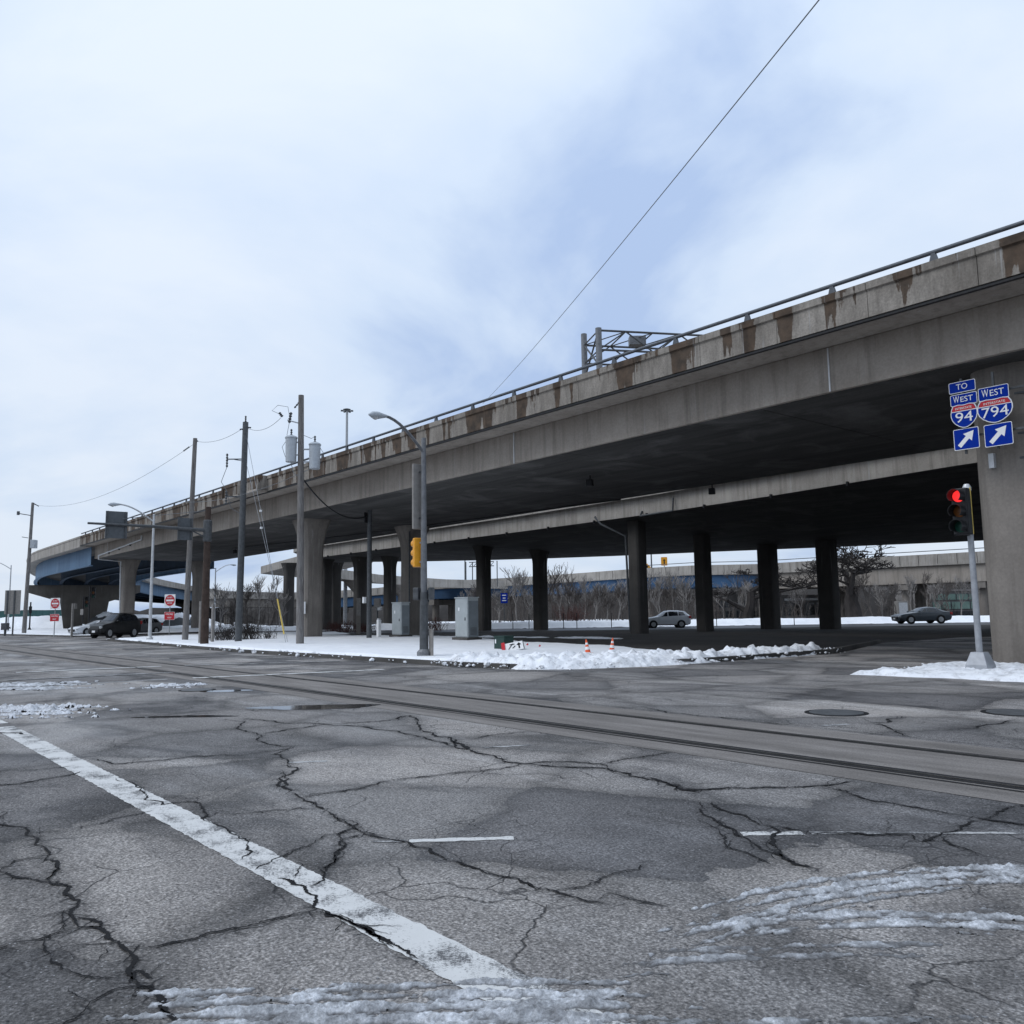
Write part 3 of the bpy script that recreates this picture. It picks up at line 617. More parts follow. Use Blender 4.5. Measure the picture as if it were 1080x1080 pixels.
rcorner = [(30, 20.3), (-9.0, 20.0), (-11.3, 19.7), (-10.7, 21.6), (-11.0, 24), (-10.6, 25.2), (-8, 25.0), (0, 25.0), (30, 24.5)]
def lump(amp, sc, seed):
    def f(X, Y, D): return np.clip(vnoise(X, Y, sc, seed, 4, 0.6)-0.42, 0, 1)*amp*sstep(-0.1, 0.3, D)
    return f
snowfield('snowy_corner', rcorner, 0.055, 0.10, 'lumpy trodden snow round the red signal post', M['bank'], 8, 0.30, 0.05, 0.35, extra=lump(0.24, 3.4, 31))
# ploughed bank along the corner of the island
bank = [(-23.6, 15.75), (-22.0, 15.45), (-19.2, 15.75), (-17.9, 16.7), (-17.1, 19), (-16.9, 23.5), (-17.0, 28.5), (-18.1, 30.2), (-18.6, 26), (-19.2, 22.5), (-20.0, 19.0), (-21.5, 17.4), (-23.0, 16.3)]
snowfield('ploughed_snow_bank', bank, 0.055, 0.22, 'lumpy ploughed snow bank round the corner of the island', M['bank'], 12, 0.25, 0.05, 0.5, extra=lump(0.50, 3.2, 33), kind='stuff')
# broken chunks
def chunks(name, spots, label, mat, seed):
    R = random.Random(seed); m = MB()
    ico = bmesh.new(); bmesh.ops.create_icosphere(ico, subdivisions=1, radius=1.0); iv = [v.co.copy() for v in ico.verts]; fi = [tuple(v.index for v in f.verts) for f in ico.faces]; ico.free()
    for (x, y, z, r) in spots:
        ph = R.uniform(0, 99); a = R.uniform(0, 6.28); q = (R.uniform(0.7, 1.4), R.uniform(0.7, 1.4), R.uniform(0.5, 0.9))
        vs = []
        for v in iv:
            k_ = r*(0.75+0.5*mnoise.noise(v*1.7+Vector((ph, ph*0.7, 0)))+R.uniform(-0.08, 0.08)); p = Vector((v.x*q[0], v.y*q[1], v.z*q[2]))*k_
            vs.append((x+p.x*cos(a)-p.y*sin(a), y+p.x*sin(a)+p.y*cos(a), z+p.z))
        m.add(vs, fi)
    o = m.build(name, mat, None, smooth=False); return tag(o, label, None, None, 'stuff')
R6 = random.Random(4); sp = []
bl_ = [Vector(p) for p in ((-22.8, 15.8), (-22.0, 15.7), (-19.2, 16.1), (-18.1, 17.2), (-17.6, 19.5), (-17.4, 24), (-17.6, 30))]
def along(pts, n, R, spread):
    seg = [(a, b, (b-a).length) for a, b in zip(pts[:-1], pts[1:])]; tot = sum(s_[2] for s_ in seg); res = []
    for _ in range(n):
        t = R.uniform(0, tot)
        for a, b, l_ in seg:
            if t <= l_: break
            t -= l_
        d = (b-a).normalized(); nn = Vector((-d.y, d.x)); res.append(a+d*t+nn*R.gauss(0, spread))
    return res
for p in along(bl_, 520, R6, 0.34): sp.append((p.x, p.y, R6.uniform(0.0, 0.18), R6.lognormvariate(-3.15, 0.55)))
chunks('snow_chunks', sp, 'broken snow lumps along the ploughed bank', M['bank'], 1)
sp = []
for _ in range(260):
    x = R6.uniform(-11, 2); sp.append((x, 20.7+abs(R6.gauss(0, 0.9)), R6.uniform(0.04, 0.14), R6.lognormvariate(-3.25, 0.45)))
chunks('snow_chunks', sp, 'broken snow lumps at the corner by the red signal', M['bank'], 2)
sp = []
for p in along([Vector(p) for p in ((-70, 17.6), (-39.3, 15.3), (-24, 15.5))], 160, R6, 0.14): sp.append((p.x, p.y, R6.uniform(0.02, 0.16), R6.lognormvariate(-2.8, 0.5)))
chunks('snow_chunks', sp, 'small snow lumps dropped along the island kerb', M['bank'], 3)

# slush with tyre ridges near the camera; rows run left-right of where the camera stands
def slush(name, X0, X1, Y0, Y1, res, label, seed, hgt, rows, cover=0.5, skew=0.0, curve=0.0, mat='slush', stretch=0.40):
    xc = (X0+X1)/2; dxm = (X1-X0)/2; lo = min(0, skew*dxm+curve*dxm**2, -skew*dxm+curve*dxm**2); hi = max(0, skew*dxm+curve*dxm**2, -skew*dxm+curve*dxm**2)
    Xs = np.arange(X0, X1, res); Ys = np.arange(Y0+lo, Y1+hi, res); X, Y = np.meshgrid(Xs, Ys)
    Yw = Y-skew*(X-xc)-curve*(X-xc)**2
    u = (X-X0)/(X1-X0); v = (Yw-Y0)/(Y1-Y0)
    edge = np.minimum(np.minimum(u, 1-u)*3.5, np.minimum(v, 1-v)*3.2); inside = edge > 0; edge = sstep(0.0, 1.0, edge)
    k_ = 0.30/max(0.30, 18*res)           # coarser lumps for the coarser, farther patches
    rid = 0.5+0.5*np.sin(v*2*np.pi*rows+(vnoise(X*0.5, Yw*2, 1.1, seed, 3)-0.5)*4.0)
    big = vnoise(X*0.5, Yw*1.8, 1.5, seed+1, 5, 0.55)
    clump = np.abs(vnoise(X*stretch*1.5, Yw, 10*k_, seed+2, 4, 0.6)-0.5)*2
    lumpn = vnoise(X*stretch, Yw, 17*k_, seed+3, 4, 0.64)
    grain = vnoise(X*0.8, Yw, 48*k_, seed+4, 3, 0.65)
    h = (big-0.5)*1.7+(rid-0.5)*0.85+(lumpn-0.5)*2.3+(grain-0.5)*1.2+edge*1.2-1.25+cover
    h = np.where(inside, h, -1)
    hp_ = np.clip(h, 0, 1.6)
    Z = np.where(h > 0, hp_**0.85*hgt*(0.35+0.65*lumpn+0.55*grain)+np.minimum(hp_*3, 1)*(0.30-clump)*hgt*0.3, h*hgt*1.2)+0.003
    a = -sin(YAW)*Y+cos(YAW)*X; b = cos(YAW)*Y+sin(YAW)*X
    me = grid_mesh(name, Xs, Ys, Z, keep=(h > -0.30))
    co = np.empty(len(me.vertices)*3); me.vertices.foreach_get('co', co); co = co.reshape(-1, 3); xx = -sin(YAW)*co[:, 1]+cos(YAW)*co[:, 0]; yy = cos(YAW)*co[:, 1]+sin(YAW)*co[:, 0]; co[:, 0] = xx; co[:, 1] = yy; me.vertices.foreach_set('co', co.ravel()); me.update()
    smooth_me(me, 80); me.materials.append(M[mat]); o = bpy.data.objects.new(name, me); COL.objects.link(o); return tag(o, label, None, None, 'stuff')
slush('slush', -1.72, 0.75, 2.80, 4.00, 0.0085, 'ridged pale slush over the end of the white line at the bottom', 41, 0.017, 11, 0.70, 0.02, -0.03, 'slushpale')
slush('slush', 0.1, 2.2, 3.10, 3.66, 0.009, 'thin dirty slush streaks at the bottom edge', 47, 0.013, 4, 0.10, 0.0)
slush('slush', 0.85, 4.2, 5.00, 5.58, 0.010, 'upper arc of pale slush on the asphalt at the right', 52, 0.019, 3.8, 0.38, 0.10, -0.20, 'slushpale')
slush('slush', 0.60, 3.1, 4.42, 4.86, 0.009, 'lower arc of pale slush on the asphalt at the right', 57, 0.016, 3.4, 0.30, 0.03, -0.22, 'slushpale')
slush('slush', 0.25, 2.3, 4.02, 4.40, 0.009, 'low dirty slush ridges before the right-hand slush arcs', 58, 0.011, 3, 0.02, 0.05, -0.08)
slush('slush', -13.5, -6.6, 14.2, 16.4, 0.028, 'slushy snow heaps at the left edge by the white line', 61, 0.075, 4, 0.28, -0.03, 0.0, 'slushwhite', 0.6)
slush('slush', -16, -9.5, 19.0, 23.0, 0.045, 'streaky slush at the left edge before the crosswalk', 66, 0.05, 4, 0.10, 0, 0, 'slushpale', 0.5)
slush('slush', -8.9, -7.2, 19.8, 21.2, 0.03, 'small slush heap beside the iron manhole', 69, 0.06, 2, 0.25, 0, 0, 'slushwhite', 0.7)

# ================================================================== OVERPASSES
def frames_of(pts, dz=None):
    """outward normal = right-hand side when walking along pts"""
    P = [Vector((p[0], p[1])) for p in pts]; fr = []
    for i, p in enumerate(P):
        d = (P[min(i+1, len(P)-1)]-P[max(i-1, 0)]).normalized(); fr.append(((p.x, p.y), (d.y, -d.x), 0.0 if dz is None else dz[i]))
    return fr
def col_shape(a):   # square with generously rounded corners
    return (abs(cos(a))**5+abs(sin(a))**5)**(-1/5.0)
def col_mesh(h, r, flare=1.45, fl_h=2.0, n=28, mat='col', shape=None):
    prof = [(r*1.0, -0.3), (r, 0.0), (r, h-fl_h)]
    for i in range(1, 9):
        t = i/8; prof.append((r*(1+(flare-1)*t**2.2), h-fl_h+fl_h*t*0.97))
    prof.append((r*flare, h))
    m = MB(); m.lathe(prof, n, shape=shape or col_shape); me = m.mesh('column'); smooth_me(me, 30); me.materials.append(M[mat]); return me
SOF = 8.52
COLM = col_mesh(SOF, 0.72, 1.62, 2.5); COLM_S = col_mesh(SOF, 0.60, 1.5, 1.7, mat='colshade'); COLM_P = col_mesh(SOF, 0.56, 1.0, 1.0, mat='colshade'); COLM_Q = col_mesh(SOF, 0.70, 1.0, 1.0, mat='colshade')
def column(parent, x, y, me, rz=0.0):
    o = bpy.data.objects.new('column', me); COL.objects.link(o); o.parent = parent; o.location = (x, y, 0); o.rotation_euler = (0, 0, rz); return o

# ---- main overpass, level and straight
ov = thing('overpass', (0, 0, 0), 'long stained concrete overpass with railed parapet crossing the whole picture', 'overpass')
XL, XR = -106.5, 42.0
MB().slab([(XL, SOF), (XR, SOF), (XR, 10.0), (XL, 10.0)], 24.9, 38.3).build('box_girder', M['conc'], ov, bevel=0.03)
MB().slab([(XL+0.3, 10.003), (XR, 10.003), (XR, 10.22), (XL+0.3, 10.22)], 23.42, 39.8).build('deck_slab', M['conc'], ov)
# soffit panels a touch below the girder: formwork bays with under-deck shade in their colour
R7 = random.Random(9)
for i in range(15):
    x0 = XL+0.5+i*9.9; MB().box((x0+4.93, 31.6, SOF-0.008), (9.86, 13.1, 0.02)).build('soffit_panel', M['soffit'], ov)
MB().box(((XL+XR)/2, 23.40, 9.965), (XR-XL-0.1, 0.14, 0.07)).build('shadow_strip', M['black'], ov)  # black strip painted in as the shadow line below the parapet
PL = 3.05
ppoly = [(23.30, 10.02), (23.30, 10.80), (23.235, 10.84), (23.235, 11.06), (23.62, 11.06), (23.62, 10.224), (23.42, 10.224), (23.42, 10.02)]
def panel_mesh(ln):
    n = len(ppoly); vs = [(0, y, z) for y, z in ppoly]+[(ln, y, z) for y, z in ppoly]
    fs = [tuple(range(n)), tuple(range(2*n-1, n-1, -1))]+[(i, n+i, n+(i+1) % n, (i+1) % n) for i in range(n)]
    me = MB().add(vs, fs).mesh('parapet_panel'); me.materials.append(M['para']); return me
pm = panel_mesh(PL-0.018)
x = XL
while x < XR-PL:
    if not (-61.0 < x < -57.5):
        o = bpy.data.objects.new('parapet_panel', pm); COL.objects.link(o); o.parent = ov; o.location = (x, R7.uniform(-0.006, 0.006), 0)
    else:   # refuge bay that stands out from the parapet
        o = bpy.data.objects.new('parapet_panel', pm); COL.objects.link(o); o.parent = ov; o.location = (x, -0.62, 0)
        MB().box((x+PL/2, 23.10, 10.08), (PL+0.2, 0.94, 0.2)).build('bay_corbel', M['conc'], ov, bevel=0.05)
        for xe in (x-0.13, x+PL+0.10): MB().box((xe, 23.10, 10.60), (0.24, 1.02, 0.92)).build('bay_return', M['para'], ov)
    x += PL
MB().box(((XL+XR)/2, 39.7, 10.64), (XR-XL, 0.35, 0.84)).build('rear_parapet', M['farconc'], ov)
RZ = 11.06+0.30
MB().tube([(XL, 23.42, RZ), (XR, 23.42, RZ)], 0.062, 10).build('top_rail', M['railpaint'], ov, True)
MB().box((0, 0, 0.15), (0.17, 0.10, 0.31))
rp = MB().add([(-0.13, -0.05, 0), (0.13, -0.05, 0), (0.13, 0.05, 0), (-0.13, 0.05, 0), (-0.05, -0.05, 0.29), (0.05, -0.05, 0.29), (0.05, 0.05, 0.29), (-0.05, 0.05, 0.29)], [(0, 3, 2, 1), (4, 5, 6, 7), (0, 1, 5, 4), (1, 2, 6, 5), (2, 3, 7, 6), (3, 0, 4, 7)]).mesh('rail_post'); rp.materials.append(M['railpaint'])
x = -104.6
while x < 10:
    o = bpy.data.objects.new('rail_post', rp); COL.objects.link(o); o.parent = ov; o.location = (x, 23.42, 11.05); x += 3.05
for cx_, cy_ in ((-56.8, 27.7), (-56.8, 36.3), (-106.9, 28.8), (-106.2, 36.9)): column(ov, cx_, cy_, COLM)
big = col_mesh(SOF, 1.02, 1.0, 1.0, 36, shape=lambda a: (abs(cos(a))**2.8+abs(sin(a))**2.8)**(-1/2.8)); column(ov, -9.62, 27.05, big); column(ov, -9.35, 36.3, big)
# drain pipe and brackets on the end span, services under the deck
dp = MB(); dp.tube([(-88.0, 24.78, 9.75), (-88.0, 24.78, 9.35), (-104.2, 24.78, 8.75), (-104.2, 24.78, 8.35), (-105.6, 26.5, 8.33), (-105.9, 27.6, 8.25), (-105.9, 27.75, 0.2)], 0.075, 8); dp.build('drain_pipe', M['lightmetal'], ov, True)
for xx in (-92, -96, -100): MB().box((xx, 24.82, 9.1-(xx+92)*-0.037), (0.08, 0.16, 0.22)).build('pipe_bracket', M['dkmetal'], ov)
for xx in (-101.0, -75.5, -30.2, -14.2): MB().box((xx, 24.885, 9.25), (0.05, 0.03, 1.44)).build('joint_streak', M['lightmetal'], ov)
def floodlight(x, y, parent):
    MB().tube([(x, y, SOF), (x, y, SOF-0.22)], 0.035, 8).build('light_bracket', M['black'], parent)
    MB().box((x, y-0.04, SOF-0.40), (0.34, 0.26, 0.34), rz=0.4).build('under_deck_light', M['black'], parent, bevel=0.03)
floodlight(-30.6, 30.2, ov); floodlight(-29.0, 38.0, ov); floodlight(-83.5, 32.5, ov); floodlight(-79.5, 37.6, ov)
cab = MB(); cab.tube([(-84, 32.4, SOF-0.08), (-60, 36.2, SOF-0.05), (-36, 38.1, SOF-0.06)], 0.045, 6); cab.build('conduit', M['black'], ov)
MB().tube([(-55.9, 36.3, 8.2), (-55.9, 35.48, 8.0), (-55.9, 35.45, 0.2)], 0.06, 8).build('drain_pipe', M['dkmetal'], ov, True)
# notice plate on the near column
MB().box((-56.1, 26.86, 2.2), (0.55, 0.04, 0.85)).build('metal_plate', M['lightmetal'], ov)

# ---- steel curved spans beyond
st = thing('steel_overpass', (0, 0, 0), 'curved blue steel girder overpass on a hammerhead pier at the far left', 'overpass')
def arc_frames(off, n=60, x0=-106.3, straight=20.0, R=120.0, turn=0.585, tail=190.0, c=31.6):
    """centre line goes along -x, bends towards +y, then runs straight away; outward normal points to the street side"""
    fr = []
    for k_ in range(n+1):
        s_ = (straight+R*turn+tail)*(k_/n)**1.15; th = min(max(0, (s_-straight)/R), turn); e_ = max(0, s_-straight-R*turn)
        p = Vector((x0-min(s_, straight)-R*sin(th)-e_*cos(th), c+R*(1-cos(th))+e_*sin(th))); nr = Vector((-sin(th), -cos(th)))
        fr.append(((p.x+nr.x*off, p.y+nr.y*off), (nr.x, nr.y), float(np.interp(s_, [0, 30, 110, 290], [0, -0.1, -1.9, -3.0]))))
    return fr
F0 = arc_frames(0)
MB().sweep(F0, [(8.1, 9.86), (8.1, 10.2), (-8.1, 10.2), (-8.1, 9.86)]).build('deck_slab', M['farconc'], st)
for i in range(60):
    MB().sweep(F0[i:i+2], [(8.36, 9.80), (8.36, 10.82), (8.42, 10.86), (8.42, 11.05), (8.08, 11.05), (8.08, 9.80)]).build('parapet_panel', M['farconc'], st)
MB().sweep(F0, [(-8.36, 9.8), (-8.36, 11.0), (-8.0, 11.0), (-8.0, 9.8)]).build('rear_parapet', M['farconc'], st)
for k_, off in enumerate((7.1, 3.55, 0.0, -3.55, -7.1)):
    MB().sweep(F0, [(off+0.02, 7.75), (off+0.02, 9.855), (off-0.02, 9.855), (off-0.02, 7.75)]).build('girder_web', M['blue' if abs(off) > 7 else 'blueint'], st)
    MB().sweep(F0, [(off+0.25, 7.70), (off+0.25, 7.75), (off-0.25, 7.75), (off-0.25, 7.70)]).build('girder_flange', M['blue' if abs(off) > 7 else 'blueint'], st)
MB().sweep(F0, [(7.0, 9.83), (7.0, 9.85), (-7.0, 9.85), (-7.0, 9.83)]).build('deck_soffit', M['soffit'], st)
fi = 13
(pp, nr, _) = F0[fi]; ang = math.atan2(nr[1], nr[0])
hp = MB(); hp.slab([(8.3, 7.2), (8.3, 6.0), (3.6, 4.5), (2.9, -0.2), (-2.9, -0.2), (-3.6, 4.5), (-8.3, 6.0), (-8.3, 7.2)], -1.0, 1.0)
pier = hp.build('hammerhead_pier', M['piershade'], st, bevel=0.06); pier.location = (pp[0], pp[1], 0); pier.rotation_euler = (0, 0, ang)
for off in (7.1, 3.55, 0.0, -3.55, -7.1): q = MB().box((off, 0, 7.45), (0.6, 0.7, 0.5)).build('bearing', M['dkmetal'], pier)
(pp, nr, _) = F0[34]; p2 = pier.copy(); COL.objects.link(p2); p2.location = (pp[0], pp[1], 0); p2.rotation_euler = (0, 0, math.atan2(nr[1], nr[0]))

# ---- second overpass behind, with a wide flared deck
s2 = thing('rear_overpass', (0, 0, 0), 'second concrete overpass behind the first, its fascia seen through the gap', 'overpass')
near = [(40, 39), (10, 41), (-18.6, 43.4), (-30, 45.2), (-40, 46.2), (-55, 46.6), (-75, 46.4), (-92, 46.4), (-98, 46.9), (-103, 48.3), (-106.2, 50.6), (-107.6, 53.4)]
farp = [gz(px, py, z) for px, py, z in ((330, 594.5, 8.42), (360, 593, 8.3), (410, 592.5, 8.1), (453, 592, 7.85), (515, 590.8, 7.55), (578, 589, 7.3), (660, 586, 7.12), (752, 582, 7.0), (880, 577, 6.95), (1023, 571, 6.95), (1180, 561, 6.95), (1400, 546, 6.95))]
def resample(P, n):
    P = [Vector(p) for p in P]; L_ = [0]
    for a, b in zip(P[:-1], P[1:]): L_.append(L_[-1]+(b-a).length)
    T = np.linspace(0, L_[-1], n); return [Vector([float(np.interp(t, L_, [p[q] for p in P])) for q in range(3)]) for t in T]
NR = resample([(p[0], p[1], SOF) for p in reversed(near)], 40); FA = resample(farp, 40)
m_ = MB(); vs_ = []
for a, b in zip(NR, FA): vs_ += [a, a.lerp(b, 0.5), b, b+Vector((0, 0, 1.4)), a.lerp(b, 0.5)+Vector((0, 0, 1.4)), a+Vector((0, 0, 1.4))]
m_.add(vs_, [(i*6+k_, i*6+(k_+1) % 6, (i+1)*6+(k_+1) % 6, (i+1)*6+k_) for i in range(39) for k_ in range(6)]+[(0, 1, 2, 3, 4, 5), tuple(39*6+k_ for k_ in (5, 4, 3, 2, 1, 0))])
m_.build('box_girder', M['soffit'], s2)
FN = frames_of([(p[0], p[1]) for p in reversed(near)])
fasc = MB().sweep(FN, [(0.0, SOF+0.01), (0.06, SOF+0.02), (0.06, 9.97), (0.0, 9.97)]).build('fascia', M['farconc'], s2)
MB().sweep(FN, [(0.5, 9.80), (0.5, 11.0), (0.2, 11.0), (0.2, 10.2), (-0.5, 10.2), (-0.5, 9.99), (0.3, 9.99)]).build('parapet', M['farconc'], s2)
FFn = [(p, (-n_[0], -n_[1]), d) for p, n_, d in frames_of([(p[0], p[1]) for p in FA], [p[2]-SOF for p in FA])]
MB().sweep(FFn, [(0.8, 9.95), (0.8, 11.0), (0.5, 11.0), (0.5, 10.15), (-2, 10.15), (-2, 9.95)]).build('parapet', M['farconc'], s2)
def soffit_z(x, y):
    best = None
    for a, b in zip(NR, FA):
        d = Vector((b.x-a.x, b.y-a.y)); t = max(0, min(1, (Vector((x-a.x, y-a.y)).dot(d))/d.length_squared)); q = a.lerp(b, t); e_ = (q.x-x)**2+(q.y-y)**2
        if best is None or e_ < best[0]: best = (e_, q.z)
    return best[1]
def rcolumn(x, y, me):
    o = column(s2, x, y, me); o.scale = (1, 1, (soffit_z(x, y)+0.06)/SOF); return o
for i in range(14):      # cable hangers along the fascia
    xx = -96+i*5.5; yy = np.interp(xx, [p[0] for p in reversed(near)][::1], [p[1] for p in reversed(near)])
    MB().box((xx, yy-0.16, SOF-0.02), (0.10, 0.18, 0.24)).build('cable_hanger', M['black'], s2)
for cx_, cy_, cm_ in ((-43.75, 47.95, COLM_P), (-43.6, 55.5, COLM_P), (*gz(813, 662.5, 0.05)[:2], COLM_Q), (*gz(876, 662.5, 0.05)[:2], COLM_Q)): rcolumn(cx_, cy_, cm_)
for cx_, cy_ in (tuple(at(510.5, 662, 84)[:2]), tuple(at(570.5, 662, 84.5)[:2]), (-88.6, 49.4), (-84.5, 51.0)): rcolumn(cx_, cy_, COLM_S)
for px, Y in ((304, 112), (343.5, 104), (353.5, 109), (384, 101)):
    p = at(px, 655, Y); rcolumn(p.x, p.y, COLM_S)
MB().tube([(-46.5, 46.3, 8.9), (-46.0, 46.4, 8.3), (-44.45, 47.45, 7.3), (-44.3, 47.55, 0.1)], 0.09, 8).build('drain_pipe', M['dkmetal'], s2, True)
MB().tube([(-41.5, 46.15, 8.8), (-41.5, 45.9, 8.45), (-38.3, 45.7, 8.5), (-38.3, 45.8, 9.4)], 0.07, 8).build('drain_pipe', M['dkmetal'], s2, True)

# ---- ramp that curls away behind the rear overpass
rmp = thing('curved_ramp', (0, 0, 0), 'pale curved concrete ramp seen between the columns behind the overpasses', 'ramp')
rp_ = [(-104, 60, 10.4), *[tuple(at(px, py, Y)) for px, py, Y in ((330, 598, 132), (352, 600, 140), (378, 603, 146), (400, 606, 150), (425, 608, 153), (470, 611, 156), (560, 613, 158))]]
fr = frames_of([(p[0], p[1]) for p in rp_], [p[2]-11.0 for p in rp_])
MB().sweep(fr, [(0, 9.5), (0.0, 11.0), (-0.3, 11.0), (-0.3, 10.2), (-7.5, 10.2), (-7.5, 11.0), (-7.8, 11.0), (-7.8, 9.9)]).build('deck', M['farconc'], rmp)
for k_ in (3, 5):
    p = rp_[k_]; MB().lathe([(0.75, 0), (0.7, p[2]-3.5), (2.6, p[2]-1.45)], 14, c=(p[0]-2.0, p[1]+1.0, 0)).build('column', M['col'], rmp, True)

# ---- far overpass across the background: blue girders to the left, concrete to the right
fo = thing('far_overpass', (0, 0, 0), 'distant overpass with pale parapet over blue girders across the background', 'overpass')
fpts = [(215, 624.5, 176), (228, 624, 175), (240, 623.5, 174), (300, 625, 178), (345, 624, 178), (400, 620, 172), (455, 613.5, 166), (510, 611, 160), (563, 608, 155), (620, 604, 147), (678, 599.5, 138), (731, 596.5, 131), (800, 595, 126), (870, 591, 120), (950, 586.5, 113), (1031, 582, 107), (1130, 576, 101), (1300, 566, 95)]
FP = [at(*q) for q in fpts]; FR = frames_of([(p.x, p.y) for p in FP], [p.z for p in FP])
for i in range(len(FR)-1):
    a, b = FR[i], FR[i+1]; k_ = 4
    for j in range(k_):      # parapet panels
        def lp(t): return ((a[0][0]*(1-t)+b[0][0]*t, a[0][1]*(1-t)+b[0][1]*t), (a[1][0]*(1-t)+b[1][0]*t, a[1][1]*(1-t)+b[1][1]*t), a[2]*(1-t)+b[2]*t)
        MB().sweep([lp(j/k_+0.004), lp((j+1)/k_-0.004)], [(0.5, -1.45), (0.5, 0.0), (0.1, 0.0), (0.1, -1.45)]).build('parapet_panel', M['farconc'] , fo)
MB().sweep(FR, [(0.45, -1.5), (0.45, -1.2), (-9, -1.2), (-9, -1.5)]).build('deck_slab', M['farconc'], fo)
MB().sweep(FR, [(-9, -1.5), (-9, 0.0), (-9.4, 0.0), (-9.4, -1.5)]).build('parapet', M['farconc'], fo)
def far_girder(i0, i1, mat, d=1.75):
    for off in (0.1, -3.0, -6.0, -8.6): MB().sweep(FR[i0:i1+1], [(off, -1.5-d), (off, -1.505), (off-0.4, -1.505), (off-0.4, -1.5-d)]).build('girder', mat, fo)
far_girder(0, 4, M['col'], 1.6); far_girder(4, 12, M['bluefar'], 1.85); far_girder(12, 17, M['conc'], 2.2)
for i in range(0, len(FR)):
    p = FP[i]; n_ = FR[i][1]
    if 740 < fpts[i][0] < 1200 or fpts[i][0] in (240, 300, 345, 455, 563, 678):
        for off in (-1.5, -7.0): MB().lathe([(0.7, -0.3), (0.7, p.z-3.4)], 10, c=(p.x+n_[0]*off, p.y+n_[1]*off, 0)).build('column', M['col'], fo, True)
        MB().bar((p.x+n_[0]*0.0, p.y+n_[1]*0.0, p.z-4.0), (p.x-n_[0]*8.6, p.y-n_[1]*8.6, p.z-4.0), 1.2, 1.0).build('pier_cap', M['col'], fo)
fr_ = MB()
for i in range(10, len(FP)-1): fr_.tube([FP[i]+Vector((0, 0, 0.45)), FP[i+1]+Vector((0, 0, 0.45))], 0.06, 6)
fr_.build('top_rail', M['railpaint'], fo)

# ---- banks and snow in the background
def terrain(name, pts, mat, label, depth=60, seed=0, dz=0.0):
    """pts: (px, top height m, Y): ridge running across the view, falling to the ground in front"""
    m = MB(); R = random.Random(seed); rows = []
    fine = []
    for (a, b) in zip(pts[:-1], pts[1:]):
        for k_ in range(8):
            t = k_/8; fine.append(tuple(a[q]*(1-t)+b[q]*t for q in range(3)))
    fine.append(pts[-1])
    for (px, h, Y) in fine:
        X = (px-540)/900.0
        rows.append([vw(X*Y, Y, -0.05), vw(X*(Y+4), Y+4, h*0.45*R.uniform(0.7, 1.3)), vw(X*(Y+9), Y+9, h*R.uniform(0.88, 1.12)), vw(X*(Y+depth), Y+depth, h*R.uniform(0.9, 1.2))])
    vs = [p for r in rows for p in r]; fs = []
    for i in range(len(rows)-1):
        for k_ in range(3): fs.append((i*4+k_, (i+1)*4+k_, (i+1)*4+k_+1, i*4+k_+1))
    m.add(vs, fs); o = m.build(name, mat, None, True); return tag(o, label, None, None, 'structure')
terrain('embankment', [(-60, 0.4, 205), (90, 0.6, 200), (135, 4.0, 230), (240, 4.6, 225), (330, 5.4, 210), (430, 4.6, 196), (520, 6.2, 187), (600, 6.6, 174), (700, 6.8, 162), (780, 6.6, 152), (900, 6.4, 142), (1040, 6.2, 136), (1200, 6, 130)], M['ground'], 'dark scrubby embankment under the distant overpass')
def vpoly(pts): return [tuple(vw(X, Y)[:2]) for X, Y in pts]
snowfield('far_snow_bank', vpoly([(-16, 93), (30, 92.5), (70, 91), (70, 97), (30, 99), (-16, 101)]), 0.5, 0.62, 'ploughed snow bank along the far side of the crossing road', M['snow'], 15, 0.5, 0.16, 1.2)
snowfield('far_snow', vpoly([(-60, 98), (-24, 98), (-20, 120), (-70, 125)]), 0.9, 0.35, 'snowy ground behind the overpass at the left', M['snow'], 17, 1.2, 0.15, 2)
snowfield('far_snow', vpoly([(-24, 76), (-19, 74), (-14, 76), (-16, 80), (-24, 82)]), 0.4, 0.14, 'patchy snow strip under the overpass beside the bushes', M['snow'], 19, 0.8, 0.1, 0.8)
snowfield('far_snow', vpoly([(-4.5, 62), (4.5, 53.5), (6.5, 51), (7, 53), (3, 57), (-2, 62)]), 0.25, 0.06, 'thin trodden snow strip under the overpass', M['bank'], 21, 0.8, 0.1, 0.6)
snowfield('snow_mound', vpoly([(-98, 150), (-66, 146), (-60, 152), (-62, 190), (-110, 190)]), 1.2, 2.0, 'tall snow mound at the far left behind the street', M['snow'], 23, 2.0, 0.8, 6)
snowfield('far_snow', vpoly([(-58, 118), (-44, 112), (-38, 118), (-42, 150), (-62, 150)]), 0.9, 0.4, 'snowy ground seen past the hammerhead pier', M['snow'], 25, 1.5, 0.3, 2)
snowfield('far_snow', vpoly([(-22, 125), (30, 118), (40, 140), (-22, 160)]), 1.2, 0.3, 'snow among the trees below the far overpass', M['snow'], 27, 2.0, 0.25, 2)

